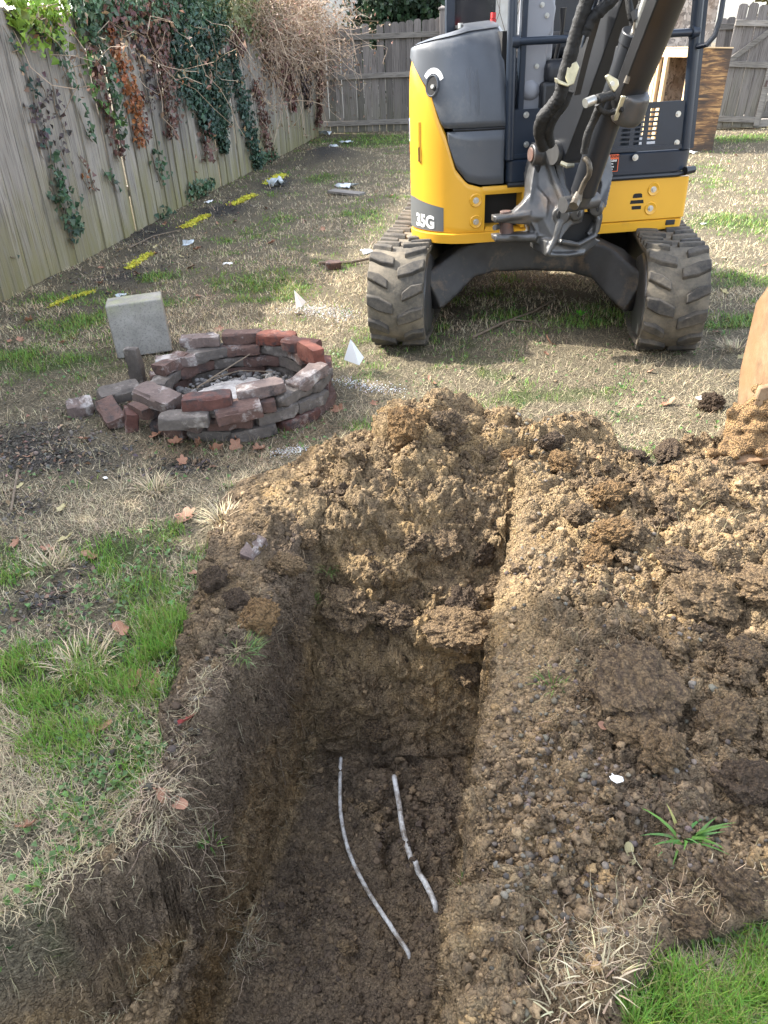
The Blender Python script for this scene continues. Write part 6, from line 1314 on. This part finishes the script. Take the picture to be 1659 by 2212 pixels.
# separate tufts and weeds
def tuft_obj(px, py, r, n, Lh, label, col=(.11, .24, .03), name='grass_tuft', seed=0, up_=0., group=None, straw=False, wd=.003):
    rg = np.random.default_rng(500+seed); q = gzz(px, py); a = rg.uniform(0, 2*PI, n); rr = r*np.sqrt(rg.uniform(0, 1, n)); x = rr*np.cos(a); y = rr*np.sin(a); root = thing(name, label, 'weed' if name == 'weed' else 'grass tuft', (float(q[0]), float(q[1]), float(q[2])+up_), group=group)
    gc = scol(n, rg) if straw else gcol(n, rg, col, yel=.08); blades('blades', x, y, rg.uniform(.5, 1, n)*Lh, np.full(n, wd), rg.uniform(.0, .9, n)+rr/r*.4, rg.uniform(.2, 1.0, n), gc, 4, MT['straw' if straw else 'blade'], None, z=np.zeros(n), parent=root, kind=None, base_dir=a+rg.normal(size=n)*.5); return root
tuft_obj(520, 1408, .05, 130, .06, 'green sod tuft tipping over the left trench rim', (.12, .20, .06), seed=1)
tuft_obj(712, 1228, .035, 60, .075, 'small green sprig on the heap near the left wall', (.13, .22, .06), seed=2)
tuft_obj(672, 1300, .025, 40, .05, 'tiny green sprig below the one on the heap', (.12, .22, .05), seed=3)
tuft_obj(1478, 1812, .02, 22, .11, 'broad bladed green weed lying flat on the right bank', (.10, .22, .05), name='weed', seed=4, wd=.009)
tuft_obj(1195, 1478, .035, 50, .05, 'small grass tuft at the rim on the right bank', (.11, .2, .04), seed=5)
tuft_obj(455, 1822, .02, 24, .045, 'small green tuft hanging at the turf corner above the trench', (.11, .21, .04), seed=6)
tuft_obj(480, 1125, .06, 90, .10, 'bleached dead tuft in the grass left of the heap', seed=7, straw=True, wd=.004)
tuft_obj(335, 1058, .06, 90, .10, 'bleached dead tuft in front of the dark bare patch', seed=8, straw=True, wd=.004)
tuft_obj(110, 1225, .06, 80, .09, 'bleached dead tuft at the far left among mulch', seed=9, straw=True, wd=.004)
tuft_obj(180, 1440, .07, 90, .10, 'bleached dead tuft between the two lush green patches', seed=10, straw=True, wd=.004)
tuft_obj(1590, 755, .07, 120, .09, 'pale dead tuft right of the right track', seed=12, straw=True, wd=.004)
tuft_obj(1255, 660+20, .02, 14, .05, 'single bright green leaf cluster under the excavator', (.15, .5, .05), name='weed', seed=13, wd=.02)
for i, (px, py) in enumerate(((1200, 2170), (1250, 2190), (1290, 2110))):
    tuft_obj(px, py, .05, 34, .06, ['withered straw tuft at the bottom edge by the trench rim', 'withered straw tuft at the bottom edge, left of the green turf', 'reddish straw tuft above the lower right green turf'][i], seed=20+i, straw=True, wd=.0035)

# ================================================================ fallen leaves
def leaf_mesh(seed, kind):
    rg = random.Random(seed); n = 14; V = []; rings = 4
    if kind == 'lobed': rad_ = lambda a: .62+.38*abs(math.cos(2.5*a))**1.3
    else: rad_ = lambda a: .36+.64*abs(math.cos(a))**1.5
    N_ = 20; V = [(0, 0, 0)]; F_ = []; c1, c2 = rg.uniform(.1, .8), rg.uniform(.2, 1.0)
    for r in (1, 2, 3):
        for i in range(N_):
            a = 2*PI*i/N_; q = rad_(a)*r/3; x, y = q*math.cos(a), q*math.sin(a)*.8; z = c1*y*y*1.2+c2*.5*x*x*(1 if x > 0 else .3)+rg.uniform(-.05, .05)*r/3+.05*math.sin(6*a)*r/3; V.append((x, y, z))
    for i in range(N_): F_.append((0, 1+i, 1+(i+1) % N_))
    for r in range(2):
        for i in range(N_): a = 1+r*N_+i; b = 1+r*N_+(i+1) % N_; F_.append((a, a+N_, b+N_, b))
    V.append((-1.3, .05, .1)); F_.append((1+2*N_+N_//2, len(V)-1, 1+2*N_+N_//2-1))
    me = bpy.data.meshes.new('leaf'); me.from_pydata(V, [], F_); me.polygons.foreach_set('use_smooth', [True]*len(F_)); return me
LM = [leaf_mesh(i, 'lobed' if i % 3 else 'oval') for i in range(6)]
LMm = {}
def leaf(px, py, s, label, mt='deadleaf', k=None, group='brown leaves fallen on the yard', pos=None, tilt=.5):
    k = random.randrange(6) if k is None else k
    if (k, mt) not in LMm: q = LM[k].copy(); q.materials.append(MT[mt]); LMm[(k, mt)] = q
    o = bpy.data.objects.new('fallen_leaf', LMm[(k, mt)]); COL.objects.link(o); q = pos if pos is not None else gzz(px, py)
    o.location = (q[0], q[1], q[2]+s*.12+.006); o.scale = (s, s, s); o.rotation_euler = (random.uniform(-tilt, tilt), random.uniform(-tilt, tilt), random.uniform(0, 6.28)); return tag(o, label, 'leaf', group)
leaf(412, 1558, .042, 'dark red glossy leaf curled at the left rim of the trench', 'redleaf', 0, None, tilt=.9)
leaf(405, 1120, .05, 'large orange brown lobed leaf in the grass left of the heap', k=1)
leaf(290, 1480, .045, 'large curled brown leaf in the lush grass near the rim', k=2)
leaf(145, 1168, .035, 'pale yellow round leaf lying on the mulch', 'paleleaf', 0)
leaf(195, 1205, .035, 'pinkish brown leaf lying on the mulch at the left', k=3)
leaf(265, 1365, .04, 'long brown leaf lying in the grass by the lush patch', k=3)
leaf(395, 1000, .03, 'red brown leaf at the edge of the dark bare patch', k=1)
leaf(105, 1190, .03, 'small curled brown leaf beside the pale yellow one', k=4)
leaf(370, 1735, .04, 'reddish curled leaf hanging at the turf corner', k=3, tilt=1.)
leaf(62, 1790, .035, 'narrow orange leaf at the near left edge', k=0)
leaf(315, 1690, .022, 'small orange leaf at the left cut edge', k=3)
leaf(730, 890, .04, 'brown leaf lying right of the fire pit front', k=5)
leaf(560, 975, .035, 'brown leaf at the front right foot of the fire pit', k=2)
leaf(1190, 745, .05, 'upright orange leaf on the grass before the tracks', k=3, tilt=1.1)
leaf(1365, 735, .035, 'dark brown leaf on the grass left of the right track', k=4)
leaf(1310, 1575, .025, 'thin orange leaf on the gravel of the right bank', k=0)
leaf(1360, 1850, .022, 'yellow green leaf scrap on the right bank', 'paleleaf', 3)
for i, (px, py) in enumerate(((430, 965), (470, 975), (510, 968), (380, 960), (340, 945))): leaf(px, py, .04, ['middle one', 'second from right', 'rightmost', 'second from left', 'leftmost'][i]+' of the crumpled leaves at the front of the fire pit', group='leaves heaped against the fire pit', tilt=1.1)
rng2 = random.Random(44); cnt_ = 0
for i in range(420):
    y_ = .9+14*rng2.random()**1.8; x_ = (-.58+1.2*rng2.random())*y_
    if x_ < -3.45+.16*y_ or look(SM, np.array([x_]), np.array([y_]))[0] > .4 or abs(x_-.9) < .95 and 4 < y_ < 6: continue
    nearf = x_ < -2.6+.16*y_
    if not nearf and rng2.random() < .55: continue
    z_ = float(ground_z(x_, y_)[0]); cnt_ += 1
    if cnt_ > 150: break
    lb, gr = ('dry brown leaf in the litter along the foot of the left fence', 'brown leaves along the left fence') if nearf else (('dry brown leaf lying in the near turf left of the trench', 'brown leaves on the near turf') if x_ < -.4 and y_ < 4 else ('dry brown leaf lying in the straw coloured grass of the open yard', 'brown leaves on the open yard'))
    leaf(0, 0, rng2.uniform(.018, .038)*(1 if y_ < 5 else 1.3), lb, rng2.choice(['deadleaf', 'deadleaf', 'deadleaf', 'paleleaf']), pos=(x_, y_, z_), group=gr)
print('GRASS', NG, NS, 'leaves', cnt_)

for o in bpy.data.objects:
    if 'label' in o and o.parent is None and not 4 <= len(o['label'].split()) <= 16: print('LABEL', o.name, o['label'])
